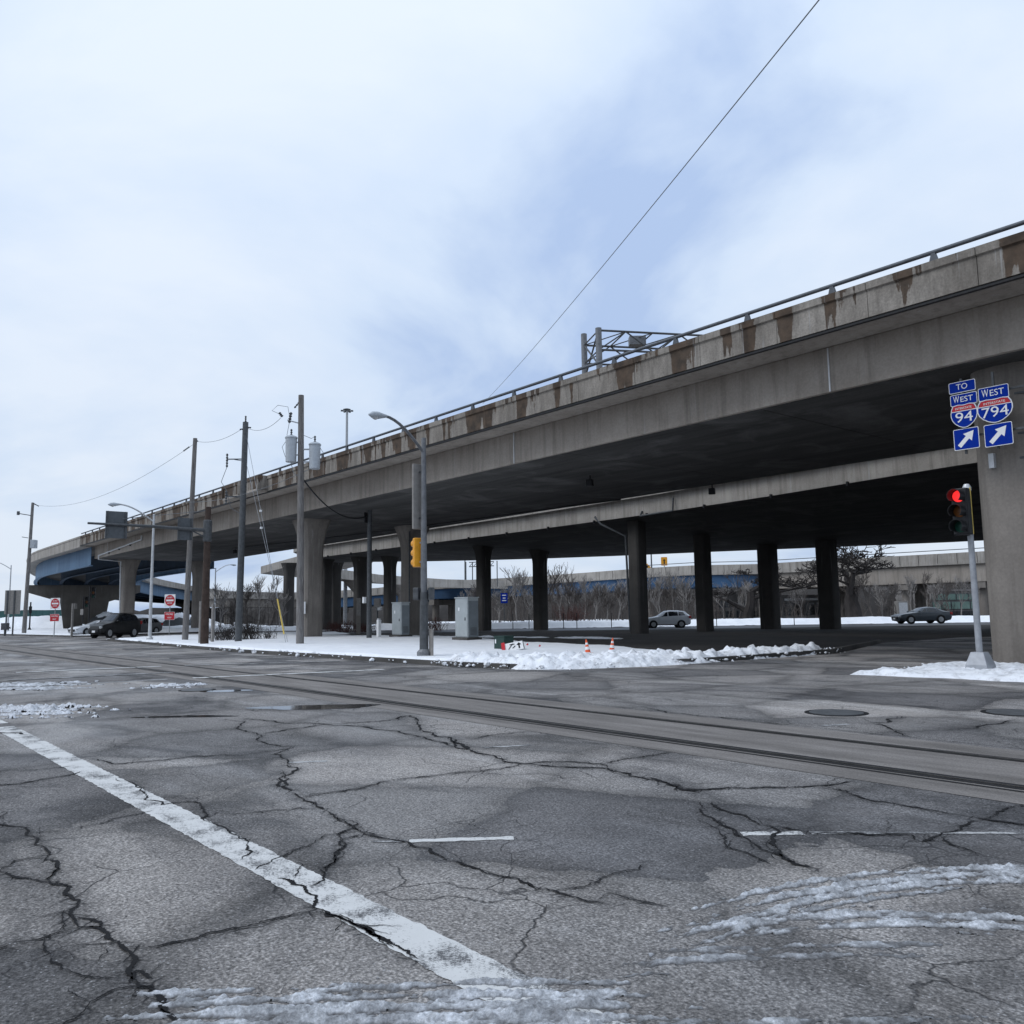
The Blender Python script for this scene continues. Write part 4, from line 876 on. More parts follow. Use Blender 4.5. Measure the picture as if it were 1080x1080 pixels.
# ================================================================== POLES
def pole(name, x, y, h, label, r0=0.19, r1=0.13, mat='wood', lean=(0, 0), cat='utility pole', group='utility poles'):
    o = thing(name, (x, y, 0.0), label, cat, group)
    pts = [(lean[0]*t, lean[1]*t, -0.2+(h+0.2)*t) for t in (0, 0.25, 0.5, 0.75, 1)]
    MB().tube(pts, [r0+(r1-r0)*t for t in (0, 0.25, 0.5, 0.75, 1)], 12).build('pole_shaft', M[mat], o, True)
    return o
def insulator(m, p, d, n=4, r=0.06, ln=0.35):
    d = Vector(d).normalized(); p = Vector(p)
    pts = []; rad = []
    for i in range(n*2+1): pts.append(p+d*(ln*i/(n*2))); rad.append(r if i % 2 else r*0.45)
    m.tube(pts, rad, 8)
pA = pole('utility_pole', -109.2, 18.6, 15.0, 'leaning grey wooden utility pole at the far left edge', 0.24, 0.15, lean=(-0.9, 0.35))
MB().box((-0.2, 0.55, 10.2), (0.5, 0.7, 0.95), rz=YAW).build('equipment_box', M['trans'], pA, bevel=0.04)
m_ = MB(); m_.tube([(-0.7, 0.2, 13.5), (-1.2, -0.9, 13.7)], 0.05, 6); m_.box((-1.25, -1.0, 13.75), (0.4, 0.25, 0.4)); m_.tube([(-0.9, 0.3, 15.0), (-0.5, 0.9, 14.6)], 0.06, 6); m_.tube([(-0.5, 0.0, 10.9), (-0.7, -0.6, 11.0)], 0.04, 6); m_.build('crossarm_bracket', M['dkmetal'], pA)
pB = pole('utility_pole', -58.7, 19.55, 13.9, 'weathered wooden pole just left of the rusty signal mast', 0.21, 0.14, lean=(0.15, 0.22))
m_ = MB(); insulator(m_, (0.1, 0.1, 13.7), (0.2, 0.25, 0), 4); insulator(m_, (0.0, -0.1, 13.3), (-0.3, -0.6, -0.55), 5, 0.06, 0.5); m_.build('insulator', M['dkmetal'], pB)
pC = pole('utility_pole', -50.2, 19.85, 13.5, 'dark grey pole with side cutouts and guy wires', 0.21, 0.17, 'dkmetal', lean=(0.1, 0.1))
for zz_ in (11.2, 8.9):
    m_ = MB(); m_.bar((0.05, 0, zz_), (-0.55, -0.75, zz_), 0.06, 0.06); m_.bar((0.05, 0.0, zz_-0.12), (-0.3, -0.4, zz_-0.02), 0.04, 0.04); m_.build('crossarm_bracket', M['dkmetal'], pC)
    m_ = MB(); insulator(m_, (-0.55, -0.75, zz_-0.5), (0, 0, 1), 5, 0.08, 0.85); m_.build('insulator', M['dkmetal'], pC)
m_ = MB(); insulator(m_, (0.1, 0.1, 13.1), (-0.4, -0.5, -0.1), 4); insulator(m_, (0.1, 0.1, 13.2), (0.4, 0.5, -0.1), 4); insulator(m_, (0.1, 0.1, 13.5), (0, 0, 1), 3, 0.07, 0.4); m_.build('insulator', M['dkmetal'], pC)
MB().tube([(-0.55, -0.75, 10.7), (-0.75, -1.0, 9.8), (-0.55, -0.75, 9.3), (-0.4, -0.5, 8.2), (0.0, 0.0, 7.8)], 0.018, 5).build('jumper_wire', M['wire'], pC)
pD = pole('utility_pole', -42.9, 20.35, 13.75, 'wooden pole carrying two grey transformers', 0.21, 0.15, lean=(-0.12, -0.1))
for sgn, zt in ((-1, 10.75), (1, 10.35)):
    dx, dy = 0.62*sgn*cos(YAW), 0.62*sgn*sin(YAW)
    t_ = MB().lathe([(0.26, -0.75), (0.29, -0.73), (0.31, 0.55), (0.34, 0.57), (0.34, 0.63), (0.29, 0.68), (0.1, 0.76)], 18, c=(dx*1.05, dy*1.05, zt)).build('transformer', M['trans'], pD, True)
    m_ = MB(); insulator(m_, (dx*1.05, dy*1.05, zt+0.72), (0, 0, 1), 3, 0.07, 0.38); m_.build('bushing', M['dkmetal'], t_)
    for q in (-0.35, 0.35): MB().bar((0, 0, zt+q), (dx*0.8, dy*0.8, zt+q), 0.09, 0.07).build('transformer_bracket', M['galv'], pD)
    MB().tube([(dx*1.5, dy*1.5, zt+0.45), (dx*1.85, dy*1.85, zt+0.1), (dx*1.55, dy*1.55, zt-0.45)], 0.014, 5).build('jumper_wire', M['wire'], t_)
m_ = MB(); m_.bar((0, 0, 12.1), (-0.55, -0.68, 12.35), 0.06, 0.06); m_.build('crossarm_bracket', M['galv'], pD)
m_ = MB(); insulator(m_, (-0.5, -0.6, 12.2), (0.1, 0.12, 1), 4, 0.1, 0.6); insulator(m_, (-0.75, -0.9, 12.55), (-0.2, -0.2, 0.4), 3, 0.09, 0.3); insulator(m_, (-0.1, -0.1, 13.5), (-0.3, -0.37, -0.6), 4, 0.06, 0.6); m_.build('insulator', M['dkmetal'], pD)
m_ = MB(); m_.tube([(-0.7, -0.85, 12.6), (-1.1, -1.35, 12.9), (-0.9, -1.1, 13.2), (-0.55, -0.67, 13.1), (-0.5, -0.6, 12.6)], 0.014, 5); m_.tube([(-0.5, -0.6, 12.2), (-0.55, -0.7, 11.5), (-0.62*cos(YAW), -0.62*sin(YAW), 11.3)], 0.014, 5); m_.tube([(0, 0, 11.5), (0.3, 0.35, 11.3), (0.62*cos(YAW), 0.62*sin(YAW), 11.4)], 0.014, 5)
m_.tube([(-0.42, -0.5, 10.0), (-0.3, -0.4, 9.4), (0, 0, 9.0)], 0.018, 5); m_.tube([(0.42, 0.5, 9.7), (0.1, 0.12, 9.5), (-0.2, -0.2, 9.3)], 0.018, 5); m_.build('jumper_wire', M['wire'], pD)
pE = pole('utility_pole', -49.3, 28.2, 8.75, 'short dark pole under the deck, wired to the transformer pole', 0.17, 0.15, 'dkmetal')
m_ = MB(); m_.box((-0.1, -0.25, 8.0), (0.16, 0.2, 0.7)); m_.build('cable_clamp', M['black'], pE)
MB().box((-0.15, -0.28, 2.6), (0.2, 0.18, 0.4)).build('meter_box', M['white'], pE)

def wire(name, a, b, sag, label, r=0.02, group='overhead wires', n=24):
    a = Vector(a); b = Vector(b); pts = [a.lerp(b, i/n)-Vector((0, 0, sag*4*(i/n)*(1-i/n))) for i in range(n+1)]
    o = MB().tube(pts, r, 5).build(name, M['black' if r > 0.03 else 'wire'], None, True); return tag(o, label, 'wire', group)
wire('overhead_wire', (-110.1, 18.95, 14.8), (-58.6, 19.7, 13.5), 1.6, 'thin sagging wire from the far left pole to the weathered pole', 0.012)
wire('overhead_wire', (-58.5, 19.8, 13.7), (-50.3, 19.8, 13.1), 0.35, 'thin wire between the weathered pole and the dark grey pole', 0.012)
wire('overhead_wire', (-50.0, 20.1, 13.1), (-43.7, 19.4, 12.5), 0.35, 'thin wire from the dark grey pole to the transformer pole', 0.012)
wire('overhead_wire', (-42.95, 20.3, 9.2), (-49.35, 28.0, 8.1), 0.9, 'black sagging cable from the transformer pole to the short dark pole', 0.045)
wire('overhead_wire', (-60, 19.2, 9.6), (-42.9, 20.2, 9.35), 0.5, 'low thin cable passing the transformer pole and weathered pole', 0.015)
a_ = at(1010, -182, 9.5); b_ = at(509, 426, 62); wire('overhead_wire', a_, b_ , 0.30, 'long single wire crossing the sky diagonally above the overpass', 0.012)
for k_, (dx, dy, lb) in enumerate(((0.0, 0.0, 'taut guy wire with yellow guard from dark grey pole to the snow'), (-0.5, 0.35, 'second taut guy wire falling from the dark grey pole'))):
    top = Vector((-50.0, 20.0, 12.6-k_*1.6)); bot = Vector((-45.9+dx, 20.9+dy, 0.15)); g = thing('guy_wire', bot, lb, 'guy wire', 'guy wires of the dark grey pole')
    MB().tube([(0, 0, 0), top-bot], 0.014, 5).build('strand', M['galv'], g)
    if k_ == 0: d_ = (top-bot).normalized(); MB().tube([d_*0.5, d_*2.6], 0.045, 8).build('guard_sleeve', M['cyel'], g, True)
    MB().box(tuple((top-bot)*0.62), (0.12, 0.12, 0.12)).build('strain_insulator', M['white'], g)

# street lamps with a curved arm
def cobra(name, x, y, h, ang, reach, label, r=0.11, mat='lightmetal', top=None):
    o = thing(name, (x, y, 0), label, 'street lamp', 'cobra-head street lamps')
    MB().tube([(0, 0, -0.1), (0, 0, h*0.5), (0, 0, h)], [r, r*0.82, r*0.62], 14).build('lamp_post', M[mat], o, True)
    MB().lathe([(r*1.9, -0.1), (r*1.9, 0.28), (r*1.2, 0.38)], 14).build('base', M[mat], o)
    dx, dy = cos(ang), sin(ang); A = []
    for i in range(9):
        t = i/8; A.append((dx*reach*(1-(1-t)**1.35 if t < 1 else 1)*1.0*t**0.25 if t > 0 else 0, 0, 0)) if False else A.append((dx*reach*t, dy*reach*t, h-0.55+1.05*sin(t*pi/2)))
    MB().tube(A, [0.055]*9, 8).build('lamp_arm', M[mat], o, True)
    e_ = Vector(A[-1]); hd = MB()
    pts = [e_+Vector((dx, dy, 0))*t for t in (-0.12, 0.1, 0.32, 0.55, 0.72)]
    hd.tube([p+Vector((0, 0, -0.02*i)) for i, p in enumerate(pts)], [0.05, 0.09, 0.135, 0.12, 0.03], 12); hh = hd.build('lamp_head', M['trans'], o, True)
    MB().lathe([(0.12, 0.0), (0.10, -0.06), (0.04, -0.10)], 14, c=tuple(e_+Vector((dx, dy, 0))*0.42+Vector((0, 0, -0.11)))).build('lens', M['lightmetal'], hh, True)
    return o
lampL = cobra('street_lamp', -61.7, 18.15, 8.85, radians(-84), 2.4, 'pale street lamp with curved arm left of the weathered pole', 0.12)
cobra('street_lamp', *at(8, 665, 118)[:2], 9.2, radians(-90), 2.4, 'faint small street lamp behind the far left pole', 0.11)
q = at(226, 655, 118); cobra('street_lamp', q.x, q.y, 8.4, radians(75), 2.0, 'small street lamp seen under the deck beside the rusty mast', 0.12)
lampS = cobra('street_lamp', -25.9, 17.05, 8.05, radians(-78), 1.95, 'tall street lamp post carrying the yellow signal', 0.135, 'midmetal')
MB().tube([(0, 0, -0.1), (0, 0, 2.4)], [0.165, 0.145], 14).build('post_sleeve', M['dkmetal'], lampS, True)
MB().box((-0.26, -0.10, 5.9), (0.10, 0.42, 2.4)).build('banner_panel', M['signpale'], lampS, bevel=0.01)
for zz_ in (6.8, 5.1): MB().box((-0.13, -0.05, zz_), (0.28, 0.05, 0.06)).build('banner_bracket', M['dkmetal'], lampS)
MB().box((0.28, 0.12, 0.62), (0.22, 0.05, 0.95)).build('stub_plate', M['signpale'], lampS)

# traffic signals
def signal_head(parent, loc, face, mats, body='black', sc=1.0, back=False, order=('r', 'a', 'g'), lit='r'):
    """three-section head; face = heading (radians) the lenses look along"""
    root = MB().box((0, 0, 0), (0.24*sc, 0.34*sc, 1.06*sc)).build('signal_head', M[body], parent, bevel=0.03); root.location = loc; root.rotation_euler = (0, 0, face)
    for i, k_ in enumerate(order):
        z = (0.345-0.345*i)*sc
        v = MB(); n = 16; r0 = 0.15*sc; r1 = 0.142*sc; ln = 0.26*sc
        vs = []; fs = []
        for j in range(n+1):
            a = radians(-48)+radians(276)*j/n
            for (xx, rr) in ((0.12*sc, r0), (0.12*sc+ln, r0), (0.12*sc+ln, r1), (0.12*sc, r1)): vs.append((xx, rr*cos(a), z+rr*sin(a)))
        for j in range(n):
            for q in range(4): fs.append((j*4+q, j*4+(q+1) % 4, (j+1)*4+(q+1) % 4, (j+1)*4+q))
        v.add(vs, fs); v.build('visor', M[body], root)
        l_ = MB(); l_.tube([(0.115*sc, 0, z), (0.13*sc, 0, z), (0.145*sc, 0, z)], [0.135*sc, 0.13*sc, 0.07*sc], 18)
        mt = M['lampred'] if (k_ == 'r' and lit == 'r') else M['black'] if k_ == 'r' else M['lampoff_a'] if k_ == 'a' else M['lampoff_g']
        l_.build('lens', mt, root, True)
    return root
hd = signal_head(lampS, (-0.30, -0.06, 3.85), pi-0.25, None, 'yellow', 1.0, lit=None)
MB().bar((0, 0, 4.2), (-0.3, -0.06, 4.2), 0.06, 0.06).build('signal_bracket', M['galv'], lampS); MB().bar((0, 0, 3.5), (-0.3, -0.06, 3.5), 0.06, 0.06).build('signal_bracket', M['galv'], lampS)
for a_, lb in ((radians(205), None), (radians(60), None)):
    MB().box((0.26*cos(a_), 0.26*sin(a_), 2.35), (0.22, 0.34, 0.44), rz=a_).build('pedestrian_signal', M['dkmetal'], lampS, bevel=0.02)
    MB().bar((0, 0, 2.35), (0.2*cos(a_), 0.2*sin(a_), 2.35), 0.05, 0.05).build('signal_bracket', M['galv'], lampS)

sr = thing('traffic_signal', (-9.05, 21.95, 0.10), 'red-lit black traffic signal on a pale post before the big column', 'traffic signal', 'traffic signals')
MB().add([(-0.27, -0.27, -0.1), (0.27, -0.27, -0.1), (0.27, 0.27, -0.1), (-0.27, 0.27, -0.1), (-0.25, -0.25, 0.12), (0.25, -0.25, 0.12), (0.25, 0.25, 0.12), (-0.25, 0.25, 0.12), (-0.15, -0.15, 0.42), (0.15, -0.15, 0.42), (0.15, 0.15, 0.42), (-0.15, 0.15, 0.42)],
         [(0, 3, 2, 1), (0, 1, 5, 4), (1, 2, 6, 5), (2, 3, 7, 6), (3, 0, 4, 7), (4, 5, 9, 8), (5, 6, 10, 9), (6, 7, 11, 10), (7, 4, 8, 11), (8, 9, 10, 11)]).build('base', M['postgrey'], sr, bevel=0.015)
MB().tube([(0, 0, 0.4), (0, 0, 4.38)], [0.076, 0.066], 16).build('signal_post', M['postgrey'], sr, True)
MB().lathe([(0.10, 4.36), (0.10, 4.44), (0.06, 4.52)], 14).build('post_cap', M['lightmetal'], sr, True)
fa = radians(-90); signal_head(sr, (0.26*cos(fa)-0.04, 0.26*sin(fa)-0.02, 3.82), fa, None, 'black', 1.08)
for zz_ in (4.30, 3.28): MB().bar((0, 0, zz_), (0.2*cos(fa)-0.08, 0.2*sin(fa), zz_), 0.07, 0.08).build('signal_bracket', M['black'], sr)
MB().box((0.09, -0.04, 3.85), (0.02, 0.03, 1.15)).build('edge_strip', M['cyel'], sr)

for k_, (px, py, Y, lb) in enumerate(((93, 668, 100, 'black traffic signal before the hammerhead pier, the taller of two'), (86.5, 668, 104, 'black traffic signal before the hammerhead pier, the shorter of two'))):
    p = at(px, py, Y); h = 5.4 if k_ == 0 else 4.4; o = thing('traffic_signal', (p.x, p.y, 0.05), lb, 'traffic signal', 'traffic signals')
    MB().tube([(0, 0, 0), (0, 0, h)], 0.08, 10).build('signal_post', M['black'], o); signal_head(o, (0.42*cos(YAW), 0.42*sin(YAW), h-0.75), radians(-20), None, 'black', 1.25, lit=None)
    MB().lathe([(0.2, 0), (0.2, 0.25), (0.1, 0.4)], 10).build('base', M['black'], o)
    if k_: MB().box((-0.05, -0.12, 2.45), (0.4, 0.04, 0.7), rz=radians(40)).build('small_sign', M['signpale'], o)
p = at(31, 664, 112); o = thing('traffic_signal', (p.x, p.y, 0.05), 'small black signal post beside the far left pole', 'traffic signal', 'traffic signals')
MB().tube([(0, 0, 0), (0, 0, 3.9)], 0.09, 10).build('signal_post', M['black'], o); MB().lathe([(0.22, 0), (0.22, 0.4), (0.1, 0.6)], 10).build('base', M['black'], o); MB().box((-0.1, 0, 2.9), (0.35, 0.35, 0.9)).build('signal_head', M['black'], o, bevel=0.03)

# rusty mast with arm and two sign backs
ms = thing('signal_mast', (-48.55, 17.25, 0), 'rusty brown mast with a long arm over the street', 'signal mast')
MB().tube([(0, 0, -0.1), (0, 0, 4.2), (0, 0, 7.9)], [0.235, 0.20, 0.16], 12).build('mast', M['rust'], ms, True)
MB().lathe([(0.19, 5.9), (0.24, 5.95), (0.24, 7.1), (0.19, 7.15)], 12).build('arm_clamp', M['dkmetal'], ms)
MB().tube([(0, 0, 6.55), (0.0, -3.0, 6.62), (0.0, -6.3, 6.62)], [0.11, 0.085, 0.06], 10).build('mast_arm', M['dkmetal'], ms, True)
MB().tube([(0, 0, 6.1), (0, -0.9, 6.5)], 0.04, 6).build('arm_brace', M['dkmetal'], ms); MB().tube([(0, 0, 7.7), (0, -1.2, 7.5), (0.0, -4.6, 6.95)], 0.015, 5).build('stay_wire', M['wire'], ms)
for yy, zt, wd, ht in ((-4.85, 6.62, 1.10, 1.45), (-1.22, 6.58, 0.82, 1.25)):
    q = MB().box((-0.14, yy, zt), (0.03, wd, ht)).build('sign_back', M['signback'], ms)
    for s_ in (-0.4, 0.4): MB().box((-0.10, yy+s_*wd, zt), (0.05, 0.06, ht)).build('stiffener', M['dkmetal'], q)
# grey posts beside
for px, py, Y, h, lb in ((211, 677, 50.0, 2.45, 'plain grey post just left of the rusty mast'), (224, 676, 52, 2.3, 'plain grey post just right of the rusty mast'), (75.5, 670, 79.8, 3.0, 'plain grey post with bent plate left of the black car')):
    p = at(px, py, Y); o = thing('grey_post', (p.x, p.y, 0.1), lb, 'post', 'plain grey posts on the verge')
    MB().box((0, 0, h/2-0.1), (0.13, 0.17, h+0.2), rz=0.3).build('post', M['signpale'], o, bevel=0.01)
    if px < 100: MB().box((0.22, 0.18, h-0.25), (0.05, 0.35, 0.5), rz=0.7).build('bent_plate', M['signpale'], o)

# ------------------------------------------------------------------ lettering
def text_mesh(s, size, depth=0.004):
    cu = bpy.data.curves.new('txt', 'FONT'); cu.body = s; cu.size = size; cu.align_x = 'CENTER'; cu.align_y = 'CENTER'; cu.extrude = depth; cu.resolution_u = 3; cu.offset = 0.0
    t = bpy.data.objects.new('txt', cu); COL.objects.link(t); dg = bpy.context.evaluated_depsgraph_get(); me = bpy.data.meshes.new_from_object(t.evaluated_get(dg)); bpy.data.objects.remove(t, do_unlink=True); return me
def lettering(parent, s, size, loc, mat, wd=None, bold=0.0, name='lettering'):
    me = text_mesh(s, size)
    if wd:
        xs = [v.co.x for v in me.vertices]; k_ = wd/(max(xs)-min(xs))
        for v in me.vertices: v.co.x *= k_
    # upright in the xz plane, reading towards -y
    for v in me.vertices: v.co = Vector((v.co.x, -v.co.z, v.co.y))
    me.materials.append(mat); o = bpy.data.objects.new(name, me); COL.objects.link(o); o.parent = parent; o.location = loc; return o
def rrect(wd, h, r, n=4):
    P = []
    for cx_, cz_, a0 in ((wd/2-r, h/2-r, 0), (-wd/2+r, h/2-r, 90), (-wd/2+r, -h/2+r, 180), (wd/2-r, -h/2+r, 270)):
        for i in range(n+1): a = radians(a0+90*i/n); P.append((cx_+r*cos(a), cz_+r*sin(a)))
    return P
def plate(parent, poly, y0, y1, mat, name='panel'):
    return MB().slab(poly, y0, y1).build(name, mat, parent)
# route signs on the column
def route(px, py, wd, h, label, kind, txt=None):
    k0 = 1.0 if kind == 'shield' else 1.05; wd *= k0; h *= k0; yp = 25.165 if kind == 'shield' else 25.2
    d = ray(px, py); t = yp/d.y; p = Vector((0, 0, EYE))+d*t
    o = thing('route_sign', p, label, 'sign', 'blue route signs on the column')
    if kind == 'shield':
        def sh(k_):
            P = []; W = wd/2*k_; Hh = h/2*k_
            top = [(-0.80, 0.90), (-0.45, 0.97), (-0.18, 0.93), (0, 0.90), (0.18, 0.93), (0.45, 0.97), (0.80, 0.90)]
            side = [(0.93, 0.62), (0.99, 0.30), (0.99, 0.02), (0.90, -0.32), (0.70, -0.62), (0.42, -0.86), (0.16, -0.98), (0, -1.0)]
            for a, b in top: P.append((a*W, b*Hh))
            for a, b in side: P.append((a*W, b*Hh))
            for a, b in reversed(side[:-1]): P.append((-a*W, b*Hh))
            return P
        plate(o, sh(1.0), 0.0, 0.012, M['white'], 'border'); plate(o, sh(0.94), -0.004, 0.0, M['blues'], 'panel')
        W = wd/2*0.93; Hh = h/2*0.93
        plate(o, [(-0.80*W, 0.89*Hh), (-0.45*W, 0.96*Hh), (0, 0.89*Hh), (0.45*W, 0.96*Hh), (0.80*W, 0.89*Hh), (0.93*W, 0.58*Hh), (0.96*W, 0.47*Hh), (-0.96*W, 0.47*Hh), (-0.93*W, 0.58*Hh)], -0.009, -0.004, M['red'], 'crown')
        plate(o, [(-0.97*W, 0.46*Hh), (0.97*W, 0.46*Hh), (0.98*W, 0.40*Hh), (-0.98*W, 0.40*Hh)], -0.009, -0.004, M['white'], 'dividing_line')
        lettering(o, 'INTERSTATE', 0.09, (0, -0.012, 0.66*Hh), M['white'], wd*0.60)
        lettering(o, txt, h*0.60, (0, -0.010, -0.17*Hh), M['white'], wd*(0.64 if len(txt) == 2 else 0.74))
    else:
        plate(o, rrect(wd, h, 0.04), 0.0, 0.012, M['white'], 'border'); plate(o, rrect(wd-0.035, h-0.035, 0.03), -0.004, 0.0, M['blues'], 'panel')
        if kind == 'text':
            if txt == 'TO': lettering(o, 'TO', h*0.72, (0, -0.008, 0), M['white'], wd*0.42)
            else:
                lettering(o, txt[0], h*0.82, (-wd*0.27, -0.008, 0.012), M['white'], wd*0.22); lettering(o, txt[1:], h*0.66, (wd*0.11, -0.008, -0.003), M['white'], wd*0.46)
        else:
            c, s_ = cos(radians(45)), sin(radians(45)); A = [(-0.27, -0.055), (0.05, -0.055), (0.05, -0.15), (0.29, 0), (0.05, 0.15), (0.05, 0.055), (-0.27, 0.055)]
            k_ = h/0.58; plate(o, [((x*c-z*s_)*k_, (x*s_+z*c)*k_) for x, z in A], -0.008, -0.004, M['white'], 'arrow')
    return o
route(1014.5, 407.8, 0.70, 0.31, 'blue TO plate at the top of the left route sign stack', 'text', 'TO')
route(1016.2, 421.0, 0.70, 0.32, 'blue WEST plate in the left stack, under the TO plate', 'text', 'WEST')
route(1016.8, 438.2, 0.74, 0.70, 'narrower red and blue interstate shield reading 94, in the left stack', 'shield', '94')
route(1019.2, 462.7, 0.66, 0.58, 'blue diagonal arrow plate at the foot of the left stack of route signs', 'arrow')
route(1047.6, 414.2, 0.76, 0.36, 'blue WEST plate topping the right stack of route signs', 'text', 'WEST')
route(1049.3, 432.6, 0.94, 0.70, 'wider red and blue interstate shield reading 794, in the right stack', 'shield', '794')
route(1053.0, 458.2, 0.70, 0.60, 'blue diagonal arrow plate at the foot of the right stack of route signs', 'arrow')
sb = thing('sign_bracket', (-9.9, 25.6, 0), 'steel straps and bars holding the route signs on the column', 'bracket')
for px in (1016, 1050):
    d = ray(px, 440); p = Vector((0, 0, EYE))+d*(25.28/d.y); MB().box((p.x+9.9, -0.30, 7.05), (0.06, 0.05, 2.2)).build('upright_bar', M['dkmetal'], sb)
MB().box((0.25, -0.25, 7.6), (1.9, 0.05, 0.06)).build('cross_bar', M['dkmetal'], sb); MB().box((0.25, -0.25, 6.45), (1.9, 0.05, 0.06)).build('cross_bar', M['dkmetal'], sb)
for zz_ in (7.6, 6.45, 5.75): MB().lathe([(1.0, zz_-0.03), (1.0, zz_+0.03)], 28, c=(0.55, 1.45, 0), shape=col_shape).build('strap', M['dkmetal'], sb)
MB().box((-0.05, 0.36, 5.75), (0.14, 0.16, 0.42)).build('strap_box', M['lightmetal'], sb)

# do-not-enter / wrong-way posts
def dne(px, py, Y, label, s=1.0):
    p = at(px, py, Y); o = thing('no_entry_sign', (p.x, p.y, 0.08), label, 'road sign', 'no entry signs')
    o.rotation_euler = (0, 0, radians(38))
    MB().tube([(0, 0.05, -0.1), (0, 0.05, 3.35*s)], 0.04, 8).build('post', M['galv'], o)
    b = plate(o, rrect(1.05*s, 1.05*s, 0.05), 0.0, 0.015, M['white'], 'square_panel'); b.location = (0, 0, 3.05*s)
    c = [(0.47*s*cos(2*pi*i/32), 0.47*s*sin(2*pi*i/32)) for i in range(32)]
    plate(b, c, -0.006, 0.0, M['red'], 'red_disc'); plate(b, rrect(0.72*s, 0.15*s, 0.01), -0.010, -0.006, M['white'], 'white_bar')
    lettering(b, 'DO NOT', 0.19*s, (0, -0.012, 0.24*s), M['white'], 0.5*s); lettering(b, 'ENTER', 0.19*s, (0, -0.012, -0.24*s), M['white'], 0.46*s)
    w_ = plate(o, rrect(1.0*s, 0.68*s, 0.04), 0.0, 0.015, M['white'], 'lower_panel'); w_.location = (0, 0, 1.72*s); plate(w_, rrect(0.96*s, 0.64*s, 0.03), -0.005, 0.0, M['red'], 'red_panel')
    lettering(w_, 'WRONG', 0.22*s, (0, -0.010, 0.14*s), M['white'], 0.74*s); lettering(w_, 'WAY', 0.22*s, (0, -0.010, -0.15*s), M['white'], 0.42*s)
dne(56.5, 670.5, 81, 'do not enter sign over a wrong way panel, left of the black car'); dne(178, 668.5, 74, 'do not enter sign over a wrong way panel, on the island beyond the lamp')
# pale guide sign seen from behind at far left
p = at(11.5, 669, 92); o = thing('guide_sign', (p.x, p.y, 0.05), 'pale guide sign seen from behind at the far left edge', 'road sign'); o.rotation_euler = (0, 0, YAW)
for i in range(3): MB().box((-0.57+0.57*i, 0, 3.5), (0.55, 0.04, 2.55)).build('panel', M['signpale'], o)
for s_ in (-0.55, 0.2): MB().box((s_, -0.06, 2.3), (0.14, 0.08, 4.9)).build('post', M['dkmetal'], o)
p = at(5, 668, 88)
o = thing('utility_box', (p.x, p.y, 0.1), 'small dark box low on the verge beside the guide sign posts', 'box'); MB().box((0, 0, 0.9), (0.6, 0.5, 0.7), rz=YAW).build('case', M['dkmetal'], o, bevel=0.03); MB().box((0, 0, 0.3), (0.15, 0.15, 0.7)).build('leg', M['dkmetal'], o)

# cabinets
def cabinet(x, y, wx, wy, h, label, dark=False, step=False):
    o = thing('equipment_cabinet', (x, y, 0.12), label, 'cabinet', 'grey roadside cabinets')
    MB().box((0, 0, 0.08), (wx+0.25, wy+0.3, 0.2)).build('plinth', M['kerb'], o)
    MB().box((0, 0, h/2+0.18), (wx, wy, h)).build('case', M['cab'], o, bevel=0.02)
    MB().box((0, 0, h+0.21), (wx+0.08, wy+0.08, 0.06)).build('lid', M['cab'], o, bevel=0.01)
    d = MB().box((0, -wy/2-0.012, h/2+0.18), (wx-0.08, 0.02, h-0.10)).build('door', M['cab'], o)
    MB().box((wx*0.32, -wy/2-0.04, h*0.55), (0.03, 0.05, 0.18)).build('handle', M['dkmetal'], d)
    s_ = MB().box((wx/2+0.012, 0, h/2+0.12), (0.02, wy-0.06, h-0.20)).build('side_panel', M['cabdk'], o)
    for i in range(6): MB().box((wx/2+0.028, 0, 0.35+i*0.07), (0.014, wy*0.6, 0.03)).build('louvre', M['dkmetal'], s_)
    MB().box((-wx*0.18, -wy/2-0.026, h*0.80), (0.14, 0.008, 0.20)).build('notice', M['white'], o)
    return o
cabinet(-49.3, 30.6, 1.20, 0.62, 2.1, 'grey equipment cabinet beside the short dark pole'); c2 = cabinet(-39.5, 28.9, 1.22, 0.74, 2.2, 'grey equipment cabinet with dark louvred side, right of the lamp post')
q = at(399.5, 672, 57.6); o = thing('meter_pedestal', (q.x, q.y, 0.1), 'thin white pedestal tight against the left cabinet', 'pedestal'); MB().box((0, 0, 0.6), (0.26, 0.22, 1.2)).build('case', M['white'], o, bevel=0.02); MB().box((0, 0, 1.24), (0.2, 0.18, 0.1)).build('cap', M['lightmetal'], o, bevel=0.02)
q = at(398, 668, 70); o = thing('wall_lamp_box', (q.x, q.y, 0), 'pale box on a thin post behind the left cabinet', 'box'); MB().tube([(0, 0, 0), (0, 0, 2.6)], 0.05, 8).build('post', M['dkmetal'], o); MB().box((0, 0, 2.6), (0.5, 0.4, 0.75), rz=0.7).build('case', M['signpale'], o, bevel=0.03); MB().box((0.18, 0.1, 2.15), (0.3, 0.3, 0.3), rz=0.7).build('lower_case', M['white'], o, bevel=0.02)
q = at(378, 664, 76); o = thing('slim_panel_post', (q.x, q.y, 0), 'slim pale panel on a post between the background columns', 'post'); MB().box((0, 0, 2.3), (0.35, 0.12, 1.7), rz=YAW).build('panel', M['signpale'], o); MB().box((0, 0, 0.8), (0.35, 0.2, 1.6), rz=YAW).build('post', M['col'], o)
